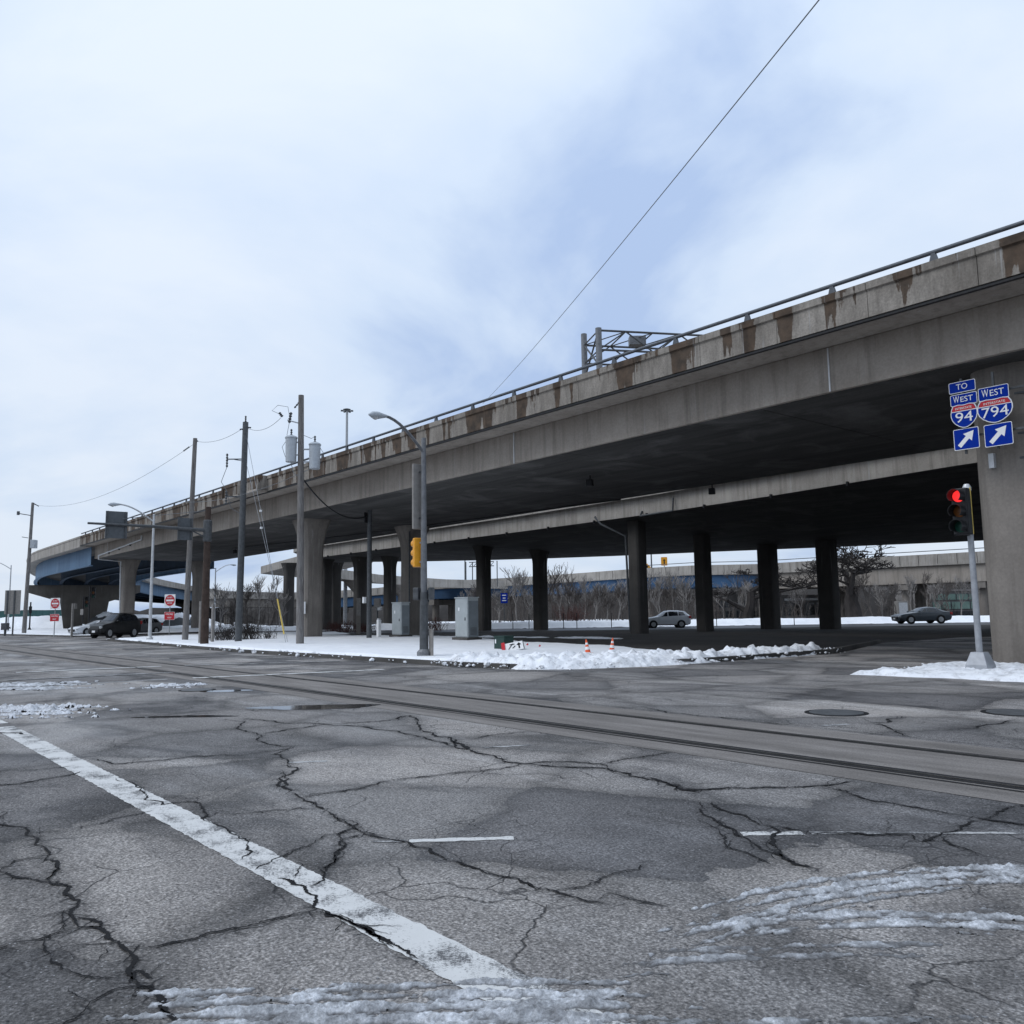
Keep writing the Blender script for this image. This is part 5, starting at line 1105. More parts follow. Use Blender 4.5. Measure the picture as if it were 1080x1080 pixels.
# green box and toppled detour sign
gb = thing('utility_box', (-27.4, 21.9, 0.12), 'squat dark green box in the snow with a tipped sign against it', 'box')
MB().box((0, 0, 0.27), (0.66, 0.5, 0.54)).build('case', M['green'], gb, bevel=0.02); MB().box((0, 0, 0.56), (0.70, 0.54, 0.05)).build('lid', M['green'], gb, bevel=0.015); MB().box((-0.22, -0.255, 0.36), (0.07, 0.01, 0.16)).build('label_plate', M['white'], gb)
q = at(541, 687, 34.0); ds = thing('toppled_sign', (q.x, q.y, 0.15), 'toppled white sign with red edge and black arrow, leaning by the green box', 'road sign'); ds.rotation_euler = (radians(-62), radians(-10), radians(50))
plate(ds, rrect(0.78, 0.62, 0.03), 0.0, 0.02, M['white'], 'panel').location = (0.05, 0, 0.32)
MB().box((-0.36, -0.02, 0.34), (0.14, 0.05, 0.66)).build('red_edge', M['red'], ds)
for x0, z0, x1, z1 in ((-0.16, 0.12, 0.02, 0.5), (-0.1, 0.45, 0.1, 0.45), (0.0, 0.15, 0.12, 0.3)): MB().bar((x0, -0.012, z0), (x1, -0.012, z1), 0.05, 0.008).build('black_stroke', M['black'], ds)
plate(ds, [(0.24, 0.08), (0.30, 0.08), (0.30, 0.36), (0.37, 0.36), (0.27, 0.54), (0.17, 0.36), (0.24, 0.36)], -0.01, -0.002, M['black'], 'arrow')
MB().tube([(0.46, 0, 0.0), (0.44, 0, 0.62)], 0.02, 6).build('frame_leg', M['dkmetal'], ds)
# cones
def cone(x, y, label, lean):
    o = thing('traffic_cone', (x, y, 0.14), label, 'cone', 'orange and white cones in the snow'); o.rotation_euler = lean; o.scale = (0.75, 0.75, 0.72)
    MB().box((0, 0, 0.02), (0.36, 0.36, 0.05)).build('base', M['orange'], o, bevel=0.01)
    for z0, z1, mt, nm in ((0.04, 0.22, 'orange', 'cone_body'), (0.222, 0.36, 'white', 'white_band'), (0.362, 0.46, 'orange', 'cone_body'), (0.462, 0.56, 'white', 'white_band'), (0.562, 0.72, 'orange', 'cone_body')):
        MB().lathe([(0.145-0.16*z0, z0), (0.145-0.16*z1, z1)], 16).build(nm, M[mt], o, True)
cone(-21.9, 21.3, 'orange and white cone in the snow, left one of the two', (0.05, -0.12, 0)); cone(-22.3, 22.9, 'orange and white cone in the snow, right one of the two', (0.0, 0.10, 0.3))
for px, py, Y, lb in ((556, 678, 39, 'small red scrap on the snow nearer the tipped sign'), (569, 680, 37, 'small red scrap on the snow nearer the cones')):
    q = at(px, py, Y); tag(MB().add([(-.05, -.04, 0.0), (.06, -.03, 0.02), (.04, .05, 0.08), (-.04, .04, 0.05), (0, 0, 0.12)], [(0, 1, 4), (1, 2, 4), (2, 3, 4), (3, 0, 4), (0, 3, 2, 1)]).build('litter', M['red'], None), lb, 'litter', 'scraps on the snow').location = (q.x, q.y, 0.14)

# ------------------------------------------------------------------ sign gantry on the deck
gt = thing('sign_gantry', (0, 0, 0), 'grey steel truss sign gantry standing on the overpass deck', 'gantry')
g0 = at(616.5, 380, 46); g1 = at(632, 380, 43.5); gd = (vw(13.0, 2.5)-vw(0, 0)).normalized()
def gpt(g, t, z): return Vector((g.x, g.y, z))+gd*t
zt0 = at(616, 357, 46).z; zt1 = at(632, 352, 43.5).z
for g, zt in ((g0, zt0+0.25), (g1, zt1+0.30)): MB().tube([(g.x, g.y, 10.2), (g.x, g.y, zt)], 0.17, 12).build('gantry_post', M['midmetal'], gt, True)
tz = 0.5*(zt0+zt1)
for g in (g0, g1):
    for z in (tz-0.1, tz-1.15): MB().tube([gpt(g, 0, z), gpt(g, 9, z)], 0.06, 8).build('chord', M['dkmetal'], gt)
    for i in range(6): MB().tube([gpt(g, i*1.5, tz-0.1 if i % 2 else tz-1.15), gpt(g, (i+1)*1.5, tz-1.15 if i % 2 else tz-0.1)], 0.04, 6).build('web_bar', M['dkmetal'], gt)
for i in range(7):
    for z in (tz-0.1, tz-1.15): MB().tube([gpt(g0, i*1.5, z), gpt(g1, i*1.5, z)], 0.04, 6).build('strut', M['dkmetal'], gt)
    if i < 6: MB().tube([gpt(g0, i*1.5, tz-0.1), gpt(g1, (i+1)*1.5, tz-0.1)], 0.03, 6).build('web_bar', M['dkmetal'], gt)
MB().tube([gpt(g0, 0, tz-0.1), gpt(g1, 0, tz-2.0)], 0.05, 6).build('web_bar', M['dkmetal'], gt); MB().tube([gpt(g0, 0, tz-2.0), gpt(g1, 0, tz-0.1)], 0.05, 6).build('web_bar', M['dkmetal'], gt)
q = at(672, 360, 45); tb = MB().box((q.x, q.y, q.z), (0.9, 0.5, 0.5), rz=YAW).build('junction_box', M['midmetal'], gt, bevel=0.03)
# far gantry over the far overpass
q = at(495, 615, 158); r_ = at(521, 615, 156); fg = thing('sign_gantry', (0, 0, 0), 'tiny distant sign gantry over the far parapet', 'gantry')
for g in (q, r_):
    for dx in (-0.6, 0.6): MB().tube([(g.x+dx*cos(YAW), g.y+dx*sin(YAW), 6.5), (g.x+dx*cos(YAW), g.y+dx*sin(YAW), 11.2)], 0.1, 6).build('gantry_post', M['dkmetal'], fg)
for z in (11.1, 10.3): MB().tube([(q.x, q.y, z), (r_.x, r_.y, z)], 0.09, 6).build('chord', M['dkmetal'], fg)
for i in range(6): MB().tube([q.lerp(r_, i/6)*1.0+Vector((0, 0, 10.3-q.z)), q.lerp(r_, (i+1)/6)+Vector((0, 0, 11.1-q.z))], 0.06, 5).build('web_bar', M['dkmetal'], fg)
# high mast light
q = at(364.5, 600, 150); hm = thing('high_mast_light', (q.x, q.y, 0), 'tall thin high mast light rising behind the overpass', 'light mast'); hz = at(364.5, 433, 150).z
MB().tube([(0, 0, 0), (0, 0, hz)], [0.36, 0.2], 10).build('mast', M['galv'], hm, True); MB().lathe([(0.25, hz), (0.6, hz+0.1), (0.6, hz+0.25), (0.25, hz+0.35)], 12).build('lamp_ring', M['dkmetal'], hm)
for i in range(6): a = i*pi/3; MB().box((0.85*cos(a), 0.85*sin(a), hz-0.05), (0.5, 0.25, 0.25), rz=a).build('lamp_head', M['dkmetal'], hm)
q = at(457.5, 630, 160)
for px, py, Y, h0, lb in ((490.5, 608, 165, 9.8, 'thin pole rising above the far parapet by the gantry'), (687.3, 600, 142, 12.3, 'thin pole rising above the far parapet by the yellow signs')):
    q = at(px, py, Y); zt = at(px, 575, Y).z+1.0; o = thing('lamp_pole', (q.x, q.y, 5.0), lb, 'pole', 'thin poles on the far overpass'); MB().tube([(0, 0, 0), (0, 0, zt-5)], [0.14, 0.1], 8).build('shaft', M['dkmetal'], o)
# yellow and blue signs far away
for px, py, Y, s_, lb in ((700.5, 592, 136, 0.75, 'small yellow warning diamond above the far parapet'), (682.5, 598.3, 138, 0.62, 'yellow warning sign half hidden by the far parapet')):
    q = at(px, py, Y); o = thing('warning_sign', (q.x, q.y, q.z), lb, 'road sign', 'yellow signs on the far overpass'); o.rotation_euler = (0, 0, YAW)
    plate(o, [(0, s_), (s_, 0), (0, -s_), (-s_, 0)] if px < 690 else rrect(1.0, 1.35, 0.1), 0, 0.03, M['yellow'], 'panel'); plate(o, [(0.0, 0.38), (0.22, 0.1), (0.09, 0.1), (0.09, -0.4), (-0.09, -0.4), (-0.09, 0.1), (-0.22, 0.1)], -0.02, -0.004, M['black'], 'arrow'); MB().tube([(0, 0.06, -2.5), (0, 0.06, 0.2)], 0.06, 6).build('post', M['dkmetal'], o)
q = at(532, 655, 106); o = thing('blue_sign', (q.x, q.y, 0), 'small blue sign on a post before the bare trees', 'road sign'); o.rotation_euler = (0, 0, YAW); plate(o, rrect(0.85, 1.25, 0.05), 0, 0.03, M['blues'], 'panel').location = (0, -0.04, 3.5); MB().tube([(0, 0.03, 0), (0, 0.03, 4.0)], 0.05, 6).build('post', M['dkmetal'], o)
for zz_, wd in ((3.85, 0.5), (3.5, 0.35), (3.2, 0.5)): MB().box((0, -0.048, zz_), (wd, 0.01, 0.12)).build('legend_line', M['white'], o)

# chain fence posts before the far road
for i, px in enumerate((541, 558, 594.5, 608.5, 645, 744, 756, 838)):
    q = at(px, 662, 88); o = thing('fence_post', (q.x, q.y, -0.02), ['thin dark post left of the far road columns', 'thin dark post by the blue sign', 'first thin post against the far snow bank', 'second thin post against the far snow bank', 'thin post beside the piped column', 'thin post behind the silver car', 'thin post right of the silver car', 'thin post near the right-hand columns'][i], 'post', 'thin posts along the far road'); MB().tube([(0, 0, 0), (0, 0, 1.5)], 0.04, 6).build('shaft', M['black'], o); MB().lathe([(0.06, 1.5), (0.03, 1.56)], 6).build('cap', M['black'], o)

# ================================================================== VEHICLES
# stations: (x, half width, z bottom, z belt/hood, z roof, half width at roof)
SUV = [(2.28, 0.62, 0.42, 0.62, 0.62, 0.60), (2.22, 0.80, 0.32, 0.80, 0.80, 0.74), (1.95, 0.90, 0.26, 0.93, 0.95, 0.78), (1.25, 0.93, 0.26, 1.02, 1.05, 0.80), (0.95, 0.93, 0.26, 1.05, 1.12, 0.76), (0.20, 0.94, 0.26, 1.07, 1.60, 0.63), (-0.35, 0.94, 0.26, 1.09, 1.67, 0.62), (-1.20, 0.94, 0.26, 1.13, 1.64, 0.60), (-1.75, 0.93, 0.26, 1.17, 1.56, 0.57), (-2.15, 0.88, 0.32, 1.14, 1.20, 0.62), (-2.26, 0.80, 0.42, 0.95, 0.97, 0.72)]
SEDAN = [(2.42, 0.60, 0.40, 0.58, 0.58, 0.58), (2.34, 0.78, 0.28, 0.70, 0.70, 0.72), (2.0, 0.88, 0.22, 0.82, 0.83, 0.78), (1.2, 0.91, 0.22, 0.92, 0.94, 0.78), (0.85, 0.91, 0.22, 0.94, 0.99, 0.74), (0.0, 0.92, 0.22, 0.96, 1.38, 0.60), (-0.5, 0.92, 0.22, 0.97, 1.44, 0.58), (-1.1, 0.92, 0.22, 0.99, 1.38, 0.58), (-1.8, 0.90, 0.24, 1.02, 1.08, 0.66), (-2.30, 0.84, 0.30, 0.98, 0.99, 0.72), (-2.42, 0.74, 0.42, 0.85, 0.86, 0.70)]
def interp(S, n=6):
    out_ = []
    for i in range(len(S)-1):
        a = S[max(i-1, 0)]; b = S[i]; c = S[i+1]; d = S[min(i+2, len(S)-1)]
        for k_ in range(n):
            t = k_/n; out_.append(tuple(b[q]+(c[q]-b[q])*(t*t*(3-2*t)*0.35+t*0.65) for q in range(6)))
    out_.append(S[-1]); return out_
def sect(s):
    x, wd, zb, zl, zr, wr = s
    zr = max(zr, zl+0.005)
    half = [(wd*0.80, zb-0.02), (wd*0.97, zb+0.08), (wd*1.0, zb+(zl-zb)*0.45), (wd*1.0, zb+(zl-zb)*0.72), (wd*0.975, zl), (wr+(wd*0.975-wr)*0.52, zl+(zr-zl)*0.5), (wr*1.02, zl+(zr-zl)*0.90), (wr*0.82, zr), (0.0, zr+0.025)]
    return half
def make_car(name, S, paint, label, loc, heading, wb=(1.42, -1.30), wr_=0.35, group='cars', roofrack=False, zs=1.0):
    o = thing(name, loc, label, 'car', group, heading); o.scale = (1, 1, zs)
    ST = interp(S); m = MB(); vs = []; fs = []; n = None
    for s in ST:
        h = sect(s); ring = [(s[0], y, z) for y, z in h]+[(s[0], -y, z) for y, z in reversed(h[:-1])]; n = len(ring); vs += ring
    for i in range(len(ST)-1):
        for k_ in range(n-1): fs.append((i*n+k_, i*n+k_+1, (i+1)*n+k_+1, (i+1)*n+k_))
        fs.append((i*n+n-1, i*n, (i+1)*n, (i+1)*n+n-1))
    fs.append(tuple(range(n))); fs.append(tuple(range((len(ST)-1)*n, len(ST)*n)))
    m.add(vs, fs); body = m.build('body', M[paint], o, True)
    def sidept(x, t, off=0.0, side=1):   # t 0 at belt .. 1 at roof
        xs = [s[0] for s in reversed(ST)]; g = lambda q: float(np.interp(x, xs, [s[q] for s in reversed(ST)]))
        wd, zl, zr, wr = g(1), g(3), g(4), g(5); h = sect((x, wd, g(2), zl, zr, wr)); P = h[4:8]; tt = t*2.2
        i = min(int(tt), 2); f = tt-i; y = P[i][0]*(1-f)+P[i+1][0]*f; z = P[i][1]*(1-f)+P[i+1][1]*f
        return Vector((x, side*(y+off), z+0.0))
    suv = S is SUV
    bays = [((0.62, 0.12), (0.02, -0.02)), ((-0.08, -0.08), (-1.0, -1.0)), ((-1.08, -1.08), (-1.72, -1.55))] if suv else [((0.52, 0.0), (-0.06, -0.12)), ((-0.16, -0.2), (-1.02, -1.0)), ((-1.1, -1.05), (-1.5, -1.2))]
    for side in (1, -1):
        for (a0, a1), (b0, b1) in bays:
            q = MB(); K = 5; vs = []
            for i in range(K+1):
                for j in range(4):
                    t = 0.08+0.74*j/3; xa = a0+(a1-a0)*j/3; xb = b0+(b1-b0)*j/3; vs.append(sidept(xa+(xb-xa)*i/K, t, 0.012, side))
            q.add(vs, [(i*4+j, i*4+j+1, (i+1)*4+j+1, (i+1)*4+j) for i in range(K) for j in range(3)]); q.build('side_window', M['glass'], o, True)
    def cross(xa, xb, ta, tb, nm):
        q = MB(); vs = []; xs = [s[0] for s in reversed(ST)]
        for i in range(6):
            x = xa+(xb-xa)*i/5; zr = float(np.interp(x, xs, [max(s[4], s[3]+0.005) for s in reversed(ST)])); wr = float(np.interp(x, xs, [s[5] for s in reversed(ST)]))
            for j in range(7): u = -1+2*j/6; vs.append((x, u*wr*0.86, zr+0.032-0.02*u*u))
        q.add(vs, [(i*7+j, i*7+j+1, (i+1)*7+j+1, (i+1)*7+j) for i in range(5) for j in range(6)]); q.build(nm, M['glass'], o, True)
    cross(0.90, 0.26, 0, 1, 'windscreen') if suv else cross(0.80, 0.08, 0, 1, 'windscreen')
    cross(-1.80, -2.10, 0, 1, 'rear_window') if suv else cross(-1.2, -1.72, 0, 1, 'rear_window')
    W = S[3][1]
    for wx in wb:
        for side in (1, -1):
            MB().tube([(wx, side*(W-0.02), wr_), (wx, side*(W+0.012), wr_)], wr_*1.17, 24).build('wheel_arch', M['black'], o)
            wheel = MB().tube([(wx, side*(W-0.20), wr_), (wx, side*(W-0.0), wr_), (wx, side*(W+0.03), wr_)], [wr_, wr_, wr_*0.93], 24).build('wheel', M['tyre'], o, True)
            rim = MB().tube([(wx, side*(W+0.0), wr_), (wx, side*(W+0.042), wr_)], wr_*0.64, 20).build('rim', M['rim'], wheel)
    for side in (1, -1):
        y = side*S[1][1]*0.80
        MB().box((S[1][0]-0.06, y, S[1][3]-0.07), (0.20, 0.34, 0.15), rz=side*-0.35).build('headlight', M['head'], o, bevel=0.03)
        MB().box((S[-2][0]-0.0, side*(S[-2][1]-0.10), S[-2][3]-0.12), (0.26, 0.26, 0.24), rz=side*0.3).build('tail_light', M['tail'], o, bevel=0.03)
        MB().box((0.66, side*(W+0.10), S[4][3]+0.10), (0.14, 0.20, 0.13)).build('mirror', M[paint], o, bevel=0.03)
    MB().box((S[0][0]-0.01, 0, 0.52), (0.12, 1.05, 0.22)).build('grille', M['black'], o, bevel=0.02)
    MB().box((S[0][0]+0.055, 0, 0.46), (0.02, 0.36, 0.14)).build('number_plate', M['white'], o); MB().box((S[-1][0]-0.01, 0, 0.70), (0.03, 0.40, 0.14)).build('number_plate', M['white'], o)
    MB().box((0, 0, S[3][2]+0.03), (3.9, 1.55, 0.12)).build('underbody', M['black'], o)
    if roofrack:
        for side in (1, -1): MB().tube([(0.1, side*0.58, 1.70), (-1.5, side*0.55, 1.68)], 0.025, 6).build('roof_rail', M['black'], o)
    return o
hdg = YAW+pi     # facing left across the view
p = gz(703, 662, 0); make_car('parked_car', SUV, 'silver', 'silver hatchback suv seen side-on between the dark columns', (p.x, p.y, 0), hdg)
p = at(972, 658, 77); make_car('parked_car', SEDAN, 'slate', 'dark slate sedan seen side-on before the far building at right', (p.x, p.y, 0.22), hdg+0.05)
p = gz(121, 672.5, 0); make_car('parked_car', SUV, 'blackcar', 'black suv nosing out to the street at the left', (p.x, p.y, 0), radians(-64), roofrack=True, zs=1.24).scale = (0.93, 1.0, 1.24)
p = at(101, 664, 84); make_car('parked_car', SEDAN, 'silver', 'silver car half hidden behind the black suv', (p.x, p.y, 0.05), radians(-72))
p = at(147, 665, 88); make_car('parked_car', SUV, 'greycar', 'dark grey suv queued behind the black suv', (p.x, p.y, 0.0), radians(-62))
p = at(148, 655, 150); 

# ================================================================== TREES
def bare_tree_parts(seed, H, spread, levels=5, r0=0.1, up=0.35, trunk=0.35, thin=0.012, nb=(3, 5), crook=0.25):
    R = random.Random(seed); tm = MB(); cm = MB()
    def grow(p, d, ln, r, lv):
        n = 3; pts = [p]; rad = [r]; q = p.copy(); dd = d.copy()
        for i in range(n):
            dd = (dd+Vector((R.gauss(0, crook), R.gauss(0, crook), R.gauss(0, crook*0.6)+up*0.15))).normalized(); q = q+dd*(ln/n); pts.append(q.copy()); rad.append(max(thin*0.6, r*(1-0.42*(i+1)/n)))
        (tm if lv >= levels-1 else cm).tube(pts, rad, 7 if lv == levels else 5 if lv == levels-1 else 3, cap=False)
        if lv <= 1: return
        k_ = R.randint(*nb)
        for j in range(k_):
            t = R.uniform(0.35, 1.0) if j else 1.0; i = min(int(t*n), n-1); f = t*n-i; b = pts[i].lerp(pts[i+1], f)
            a = R.uniform(0, 2*pi); side = Vector((cos(a), sin(a), R.uniform(-0.1, 0.5)*up*2)); nd = (dd*R.uniform(0.35, 0.9)+side*spread).normalized()
            grow(b, nd, ln*R.uniform(0.58, 0.82), max(thin, rad[i]*R.uniform(0.48, 0.74)), lv-1)
    grow(Vector((0, 0, -0.1)), Vector((0, 0, 1)), H*trunk, r0, levels)
    return tm, cm
def tree_proto(name, mt, *a, **k_):
    tm, cm = bare_tree_parts(*a, **k_); o = bpy.data.objects.new(name, None); COL.objects.link(o)
    tm.build('trunk', M[mt], o, True); cm.build('crown', M[mt], o, False); return o
bt = tree_proto('bare_tree', 'barkdk', 15, 11.0, 0.95, 7, 0.50, 0.30, 0.24, 0.030, (2, 4), 0.24); q = at(900, 656, 97); bt.location = (q.x, q.y, 0.0); bt.rotation_euler = (0, 0, 0.6); bt.scale = (2.1, 2.1, 1.55)
tag(bt, 'large dark crooked bare tree behind the right-hand columns', 'tree', 'bare trees')
bt2 = tree_proto('bare_tree', 'barkdk', 18, 10.5, 0.95, 7, 0.42, 0.30, 0.25, 0.030, (2, 4), 0.24); q = at(785, 656, 103); bt2.location = (q.x, q.y, 0.0); bt2.scale = (1.9, 1.9, 1.55)
tag(bt2, 'dark spreading bare tree seen between the two black columns', 'tree', 'bare trees')
protos = [tree_proto('bare_sapling', ['barklt', 'barkmid', 'barklt', 'barkmid'][i], 20+i, 7.0, 0.42, 5, 0.11, 0.75, 0.36, 0.028, (3, 5), 0.16) for i in range(4)]
spots = [(232, 112), (262, 104), (272, 112), (283, 118), (294, 110), (246, 120), (499, 122), (519, 122), (527, 118), (538, 122), (545, 116), (551, 124), (557, 119), (586, 117), (591, 123), (598, 118), (604, 125), (610, 117), (616, 122), (622, 119), (628, 125), (633, 118), (640, 122), (646, 118), (652, 124), (657, 119), (683, 119), (690, 122), (697, 116), (703, 121), (710, 118), (716, 123), (722, 117), (728, 120), (764, 116), (779, 120), (790, 112), (838, 112), (846, 104), (922, 96), (931, 103), (947, 99), (963, 102), (975, 106), (987, 100), (1003, 98), (1014, 104), (895, 106)]
R8 = random.Random(77)
ORD = 'first second third fourth fifth sixth seventh eighth ninth tenth eleventh twelfth thirteenth fourteenth fifteenth sixteenth seventeenth eighteenth nineteenth twentieth twenty-first twenty-second twenty-third twenty-fourth twenty-fifth twenty-sixth twenty-seventh twenty-eighth twenty-ninth thirtieth'.split()
side_of = lambda i: ['pale slender bare sapling', 'grey-brown slender bare sapling', 'pale forked bare sapling', 'grey-brown forked bare sapling'][i]
for i, (px, Y) in enumerate(spots):
    k_ = i % 4; o = protos[k_] if i < 4 else copy_tree(protos[k_]); q = at(px, 655, Y); o.location = (q.x, q.y, 0.1); s_ = R8.uniform(0.72, 1.12)*(0.8 if px > 900 else 1.0); o.scale = (s_, s_, s_*R8.uniform(0.9, 1.15)); o.rotation_euler = (R8.gauss(0, 0.03), R8.gauss(0, 0.03), R8.uniform(0, 6.28))
    grp = 'saplings behind the overpass at the left' if px < 300 else 'saplings below the far blue girders' if px < 740 else 'saplings by the far building at right'
    whr = ' behind the overpass at the left' if px < 300 else ' in the row below the far blue girders' if px < 740 else ' near the far building at right'
    same = sorted(q_[0] for q_ in spots if (q_[0] < 300) == (px < 300) and (q_[0] < 740) == (px < 740)); rank = same.index(px)
    tag(o, side_of(k_)+whr+', '+ORD[rank]+' from the left', 'tree', grp)
# low bushes
def bush(name, mt, x, y, r, h, n, label, seed):
    R = random.Random(seed); o = thing(name, (x, y, 0.05), label, 'bush', 'leafless bushes'); a_ = MB(); b_ = MB()
    for i in range(n):
        a = R.uniform(0, 6.28); d = Vector((cos(a)*R.uniform(0.1, 0.8), sin(a)*R.uniform(0.1, 0.8), 1)).normalized(); p = Vector((R.gauss(0, r*0.35), R.gauss(0, r*0.35), 0)); ln = h*R.uniform(0.6, 1.1)
        pts = [p, p+d*ln*0.5+Vector((R.gauss(0, .05), R.gauss(0, .05), 0)), p+d*ln]; a_.tube(pts, [0.016, 0.012, 0.006], 3, cap=False)
        for j in range(4):
            t = R.uniform(0.3, 1); s_ = p+d*ln*t; e_ = s_+Vector((R.gauss(0, 1), R.gauss(0, 1), R.uniform(0.2, 1.2))).normalized()*ln*0.32; b_.tube([s_, e_], [0.010, 0.005], 3, cap=False)
    a_.build('stem', M[mt], o)['kind'] = 'stuff'; b_.build('twig', M[mt], o)['kind'] = 'stuff'; return o
for i, (px, Y, mt, r, h, n, lb) in enumerate(((232, 54, 'barkdk', 1.0, 0.9, 60, 'low dark bush in the snow right of the rusty mast'), (244, 56, 'barkdk', 1.1, 1.1, 70, 'low dark bush in the snow just left of the dark grey pole'), (264, 57, 'barkdk', 1.3, 1.4, 90, 'low dark bush in the snow right of the dark grey pole'), (284, 57, 'barkdk', 0.6, 0.7, 25, 'tiny sparse bush near the foot of the guy wire'),
    (362, 82, 'barkred', 1.6, 1.1, 90, 'reddish leafless bush behind the transformer pole column'), (384, 80, 'barkred', 1.5, 0.9, 80, 'reddish leafless bush behind the short dark pole'), (352, 84, 'barkred', 1.2, 0.9, 60, 'small reddish leafless bush beside the paired columns'), (458, 84, 'barkred', 2.0, 1.3, 90, 'reddish leafless bush between lamp post and right cabinet'), (604, 110, 'barkred', 3.0, 2.6, 120, 'reddish brush below the far blue girders'))):
    q = at(px, 664, Y); bush('bush', mt, q.x, q.y, r, h, n, lb, 100+i)
# brush that fills the gaps below the far overpass
def thicket(name, px0, px1, Y0, Y1, n, h, label, seed, mt):
    R = random.Random(seed); m = MB()
    for i in range(n):
        px = R.uniform(px0, px1); Y = R.uniform(Y0, Y1); b = at(px, 655, Y); b.z = 0; ln = h*R.uniform(0.5, 1.1); d = Vector((R.gauss(0, 0.12), R.gauss(0, 0.12), 1)).normalized()
        m.tube([b, b+d*ln*0.6, b+d*ln+Vector((R.gauss(0, .2), R.gauss(0, .2), 0))], [0.035, 0.025, 0.010], 3, cap=False)
        for j in range(5):
            s_ = b+d*ln*R.uniform(0.3, 0.95); e_ = s_+Vector((R.gauss(0, 1), R.gauss(0, 1), R.uniform(0.4, 1.6))).normalized()*ln*0.28; m.tube([s_, e_], [0.017, 0.007], 3, cap=False)
    return tag(m.build(name, M[mt], None), label, None, None, 'stuff')
thicket('thicket', 490, 760, 123, 140, 420, 5.6, 'dense grey winter brush below the far blue girders', 1, 'barkbrush')
thicket('thicket', 755, 1010, 112, 122, 160, 3.2, 'sparse winter brush by the far building', 2, 'barkmid')
thicket('thicket', 225, 305, 118, 130, 90, 4.2, 'winter brush behind the overpass at the left', 3, 'barkdk')

# ================================================================== FAR BUILDINGS
def building(name, px0, px1, Y, h, wallmat, label, rows, dep=14.0, z0=-0.1, winmat='glass'):
    a = at(px0, 655, Y); b = at(px1, 655, Y); Ln = (Vector(b[:2])-Vector(a[:2])).length; o = thing(name, (a.x, a.y, 0), label, 'building', None, YAW)
    MB().box((Ln/2, dep/2, h/2+z0), (Ln, dep, h)).build('wall', M[wallmat], o); MB().box((Ln/2, dep/2, h+z0+0.1), (Ln+0.4, dep+0.4, 0.3)).build('roof', M['farwall'], o)
    for (z, wh, n, wd, mt) in rows:
        for i in range(n):
            x = Ln*(i+0.5)/n; f = MB().box((x, -0.05, z), (wd*Ln/n+0.16, 0.08, wh+0.16)).build('window_frame', M['dkmetal'], o); MB().box((x, -0.10, z), (wd*Ln/n, 0.04, wh)).build('pane', M[mt], f)
    return o
building('glazed_building', 984, 1075, 132, 4.2, 'farwall', 'low building with pale green glazing behind the sedan', [(3.2, 0.9, 7, 0.9, 'farglass'), (1.9, 1.1, 9, 0.86, 'farglass'), (0.6, 0.8, 9, 0.86, 'glass')])
building('low_building', 752, 800, 136, 4.5, 'farwall', 'low concrete building between the two dark columns', [(2.6, 0.9, 4, 0.7, 'glass'), (1.0, 0.9, 4, 0.7, 'glass')])
building('low_building', 826, 872, 128, 3.6, 'farwall', 'low building with dark doors left of the rightmost dark column', [(1.7, 1.7, 4, 0.8, 'glass'), (3.1, 0.35, 1, 0.9, 'white')])
building('low_building', 885, 905, 126, 3.4, 'farconc', 'small tan walled building beside the big dark tree', [(1.6, 2.2, 2, 0.7, 'signpale')])
o = thing('white_box_trailer', at(951.5, 655, 112), 'pale upright box standing behind the sedan', 'box', None, YAW); o.location.z = 0; MB().box((0, 0, 1.3), (1.4, 1.2, 2.4)).build('case', M['signpale'], o, bevel=0.05); MB().box((0, -0.62, 1.3), (1.1, 0.03, 2.0)).build('door', M['lightmetal'], o)
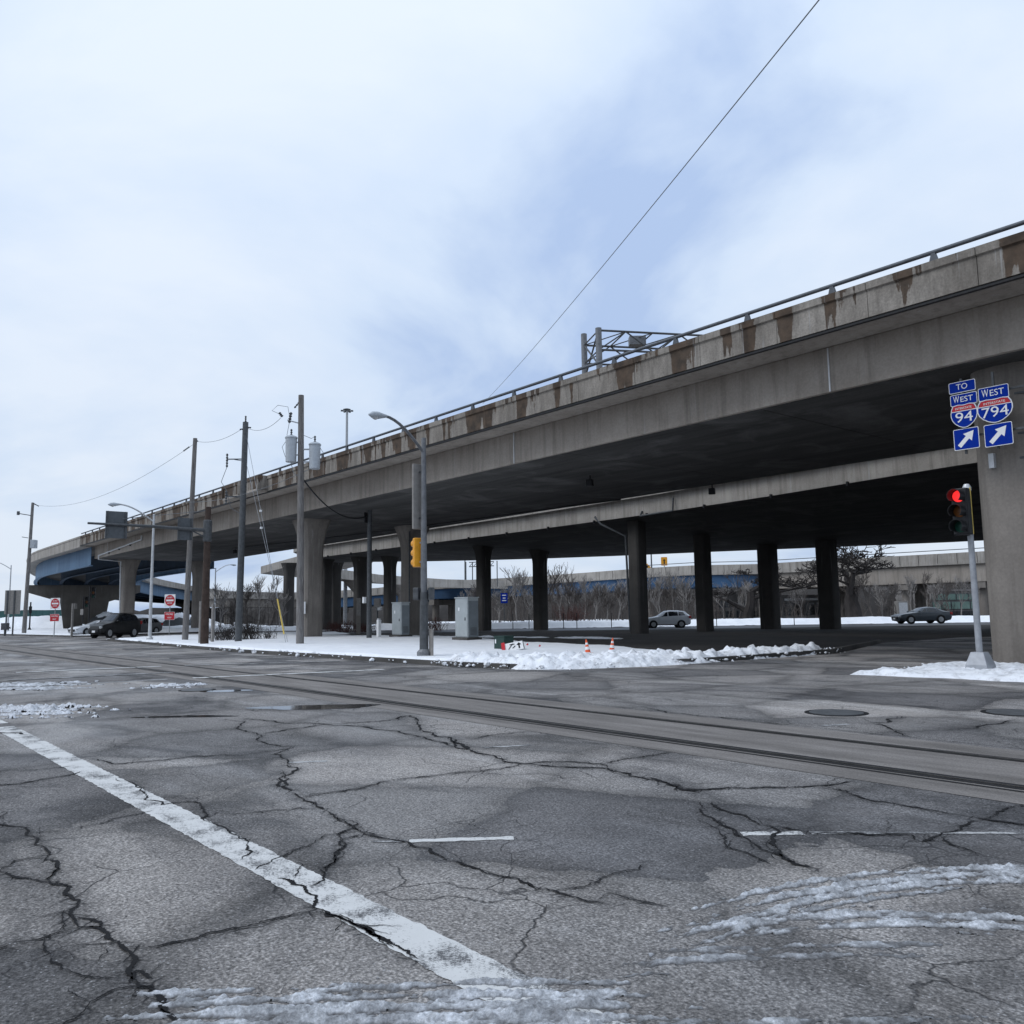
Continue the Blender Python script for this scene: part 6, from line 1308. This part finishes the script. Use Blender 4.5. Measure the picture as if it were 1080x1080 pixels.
# left distance: hoarding, ridge of buildings, snow-topped stock
ho = thing('site_hoarding', (0, 0, 0), 'long dark green hoarding behind the snow mound at far left', 'fence')
A = [at(-40, 645, 190), at(66, 645, 182)]
for i in range(16):
    a = A[0].lerp(A[1], i/16); b = A[0].lerp(A[1], (i+0.97)/16); MB().bar((a.x, a.y, 2.4), (b.x, b.y, 2.4), 0.1, 2.6).build('panel', M['fargreen'], ho)
for i, (px0, px1, Y, h, lb, mt) in enumerate(((-30, 16, 330, 3.8, 'faint low buildings on the skyline at the far left', 'farwall'), (22, 30, 300, 5.0, 'faint narrow block on the skyline behind the far left pole', 'farwall'), (33, 47, 310, 4.4, 'faint block on the skyline left of the no entry sign', 'farwall'))):
    building('skyline_building', px0, px1, Y, h, mt, lb, [(h*0.7, 0.8, 6, 0.6, 'glass'), (h*0.4, 0.8, 6, 0.6, 'glass')])
# snow-topped vehicles/stock beyond the second no-entry sign
for px, Y, wd, h, lb in ((166, 132, 5.0, 1.5, 'low dark stock pile capped with snow left of the second no entry sign'), (190, 128, 5.5, 2.0, 'low dark stock pile capped with snow right of the second no entry sign'), (112, 140, 6.0, 2.4, 'snow capped rubble heap beside the hammerhead pier')):
    q = at(px, 655, Y); R = random.Random(int(px)); o = thing('snowy_pile', (q.x, q.y, 0), lb, 'pile', 'snow capped piles in the distance', YAW)
    def heap(k0, z0, mat, nm, seed):
        RR = random.Random(seed); m = MB(); vs = []; n = 12
        for r_k, zf in ((1.0, 0.0), (0.92, 0.45), (0.7, 0.8), (0.35, 0.97)):
            for j in range(n): a = 2*pi*j/n; kk = RR.uniform(0.85, 1.15); vs.append((wd/2*r_k*k0*kk*cos(a), wd/3*r_k*k0*kk*sin(a), z0+h*zf*RR.uniform(0.9, 1.1)))
        vs.append((0, 0, z0+h)); fs = []
        for i in range(3):
            for j in range(n): fs.append((i*n+j, i*n+(j+1) % n, (i+1)*n+(j+1) % n, (i+1)*n+j))
        for j in range(n): fs.append((3*n+j, 3*n+(j+1) % n, 4*n))
        m.add(vs, fs); m.build(nm, M[mat], o, True)
    heap(1.0, -0.1, 'dkmetal', 'heap', 1); heap(0.72, 0.35, 'snow', 'snow_cap', 2)
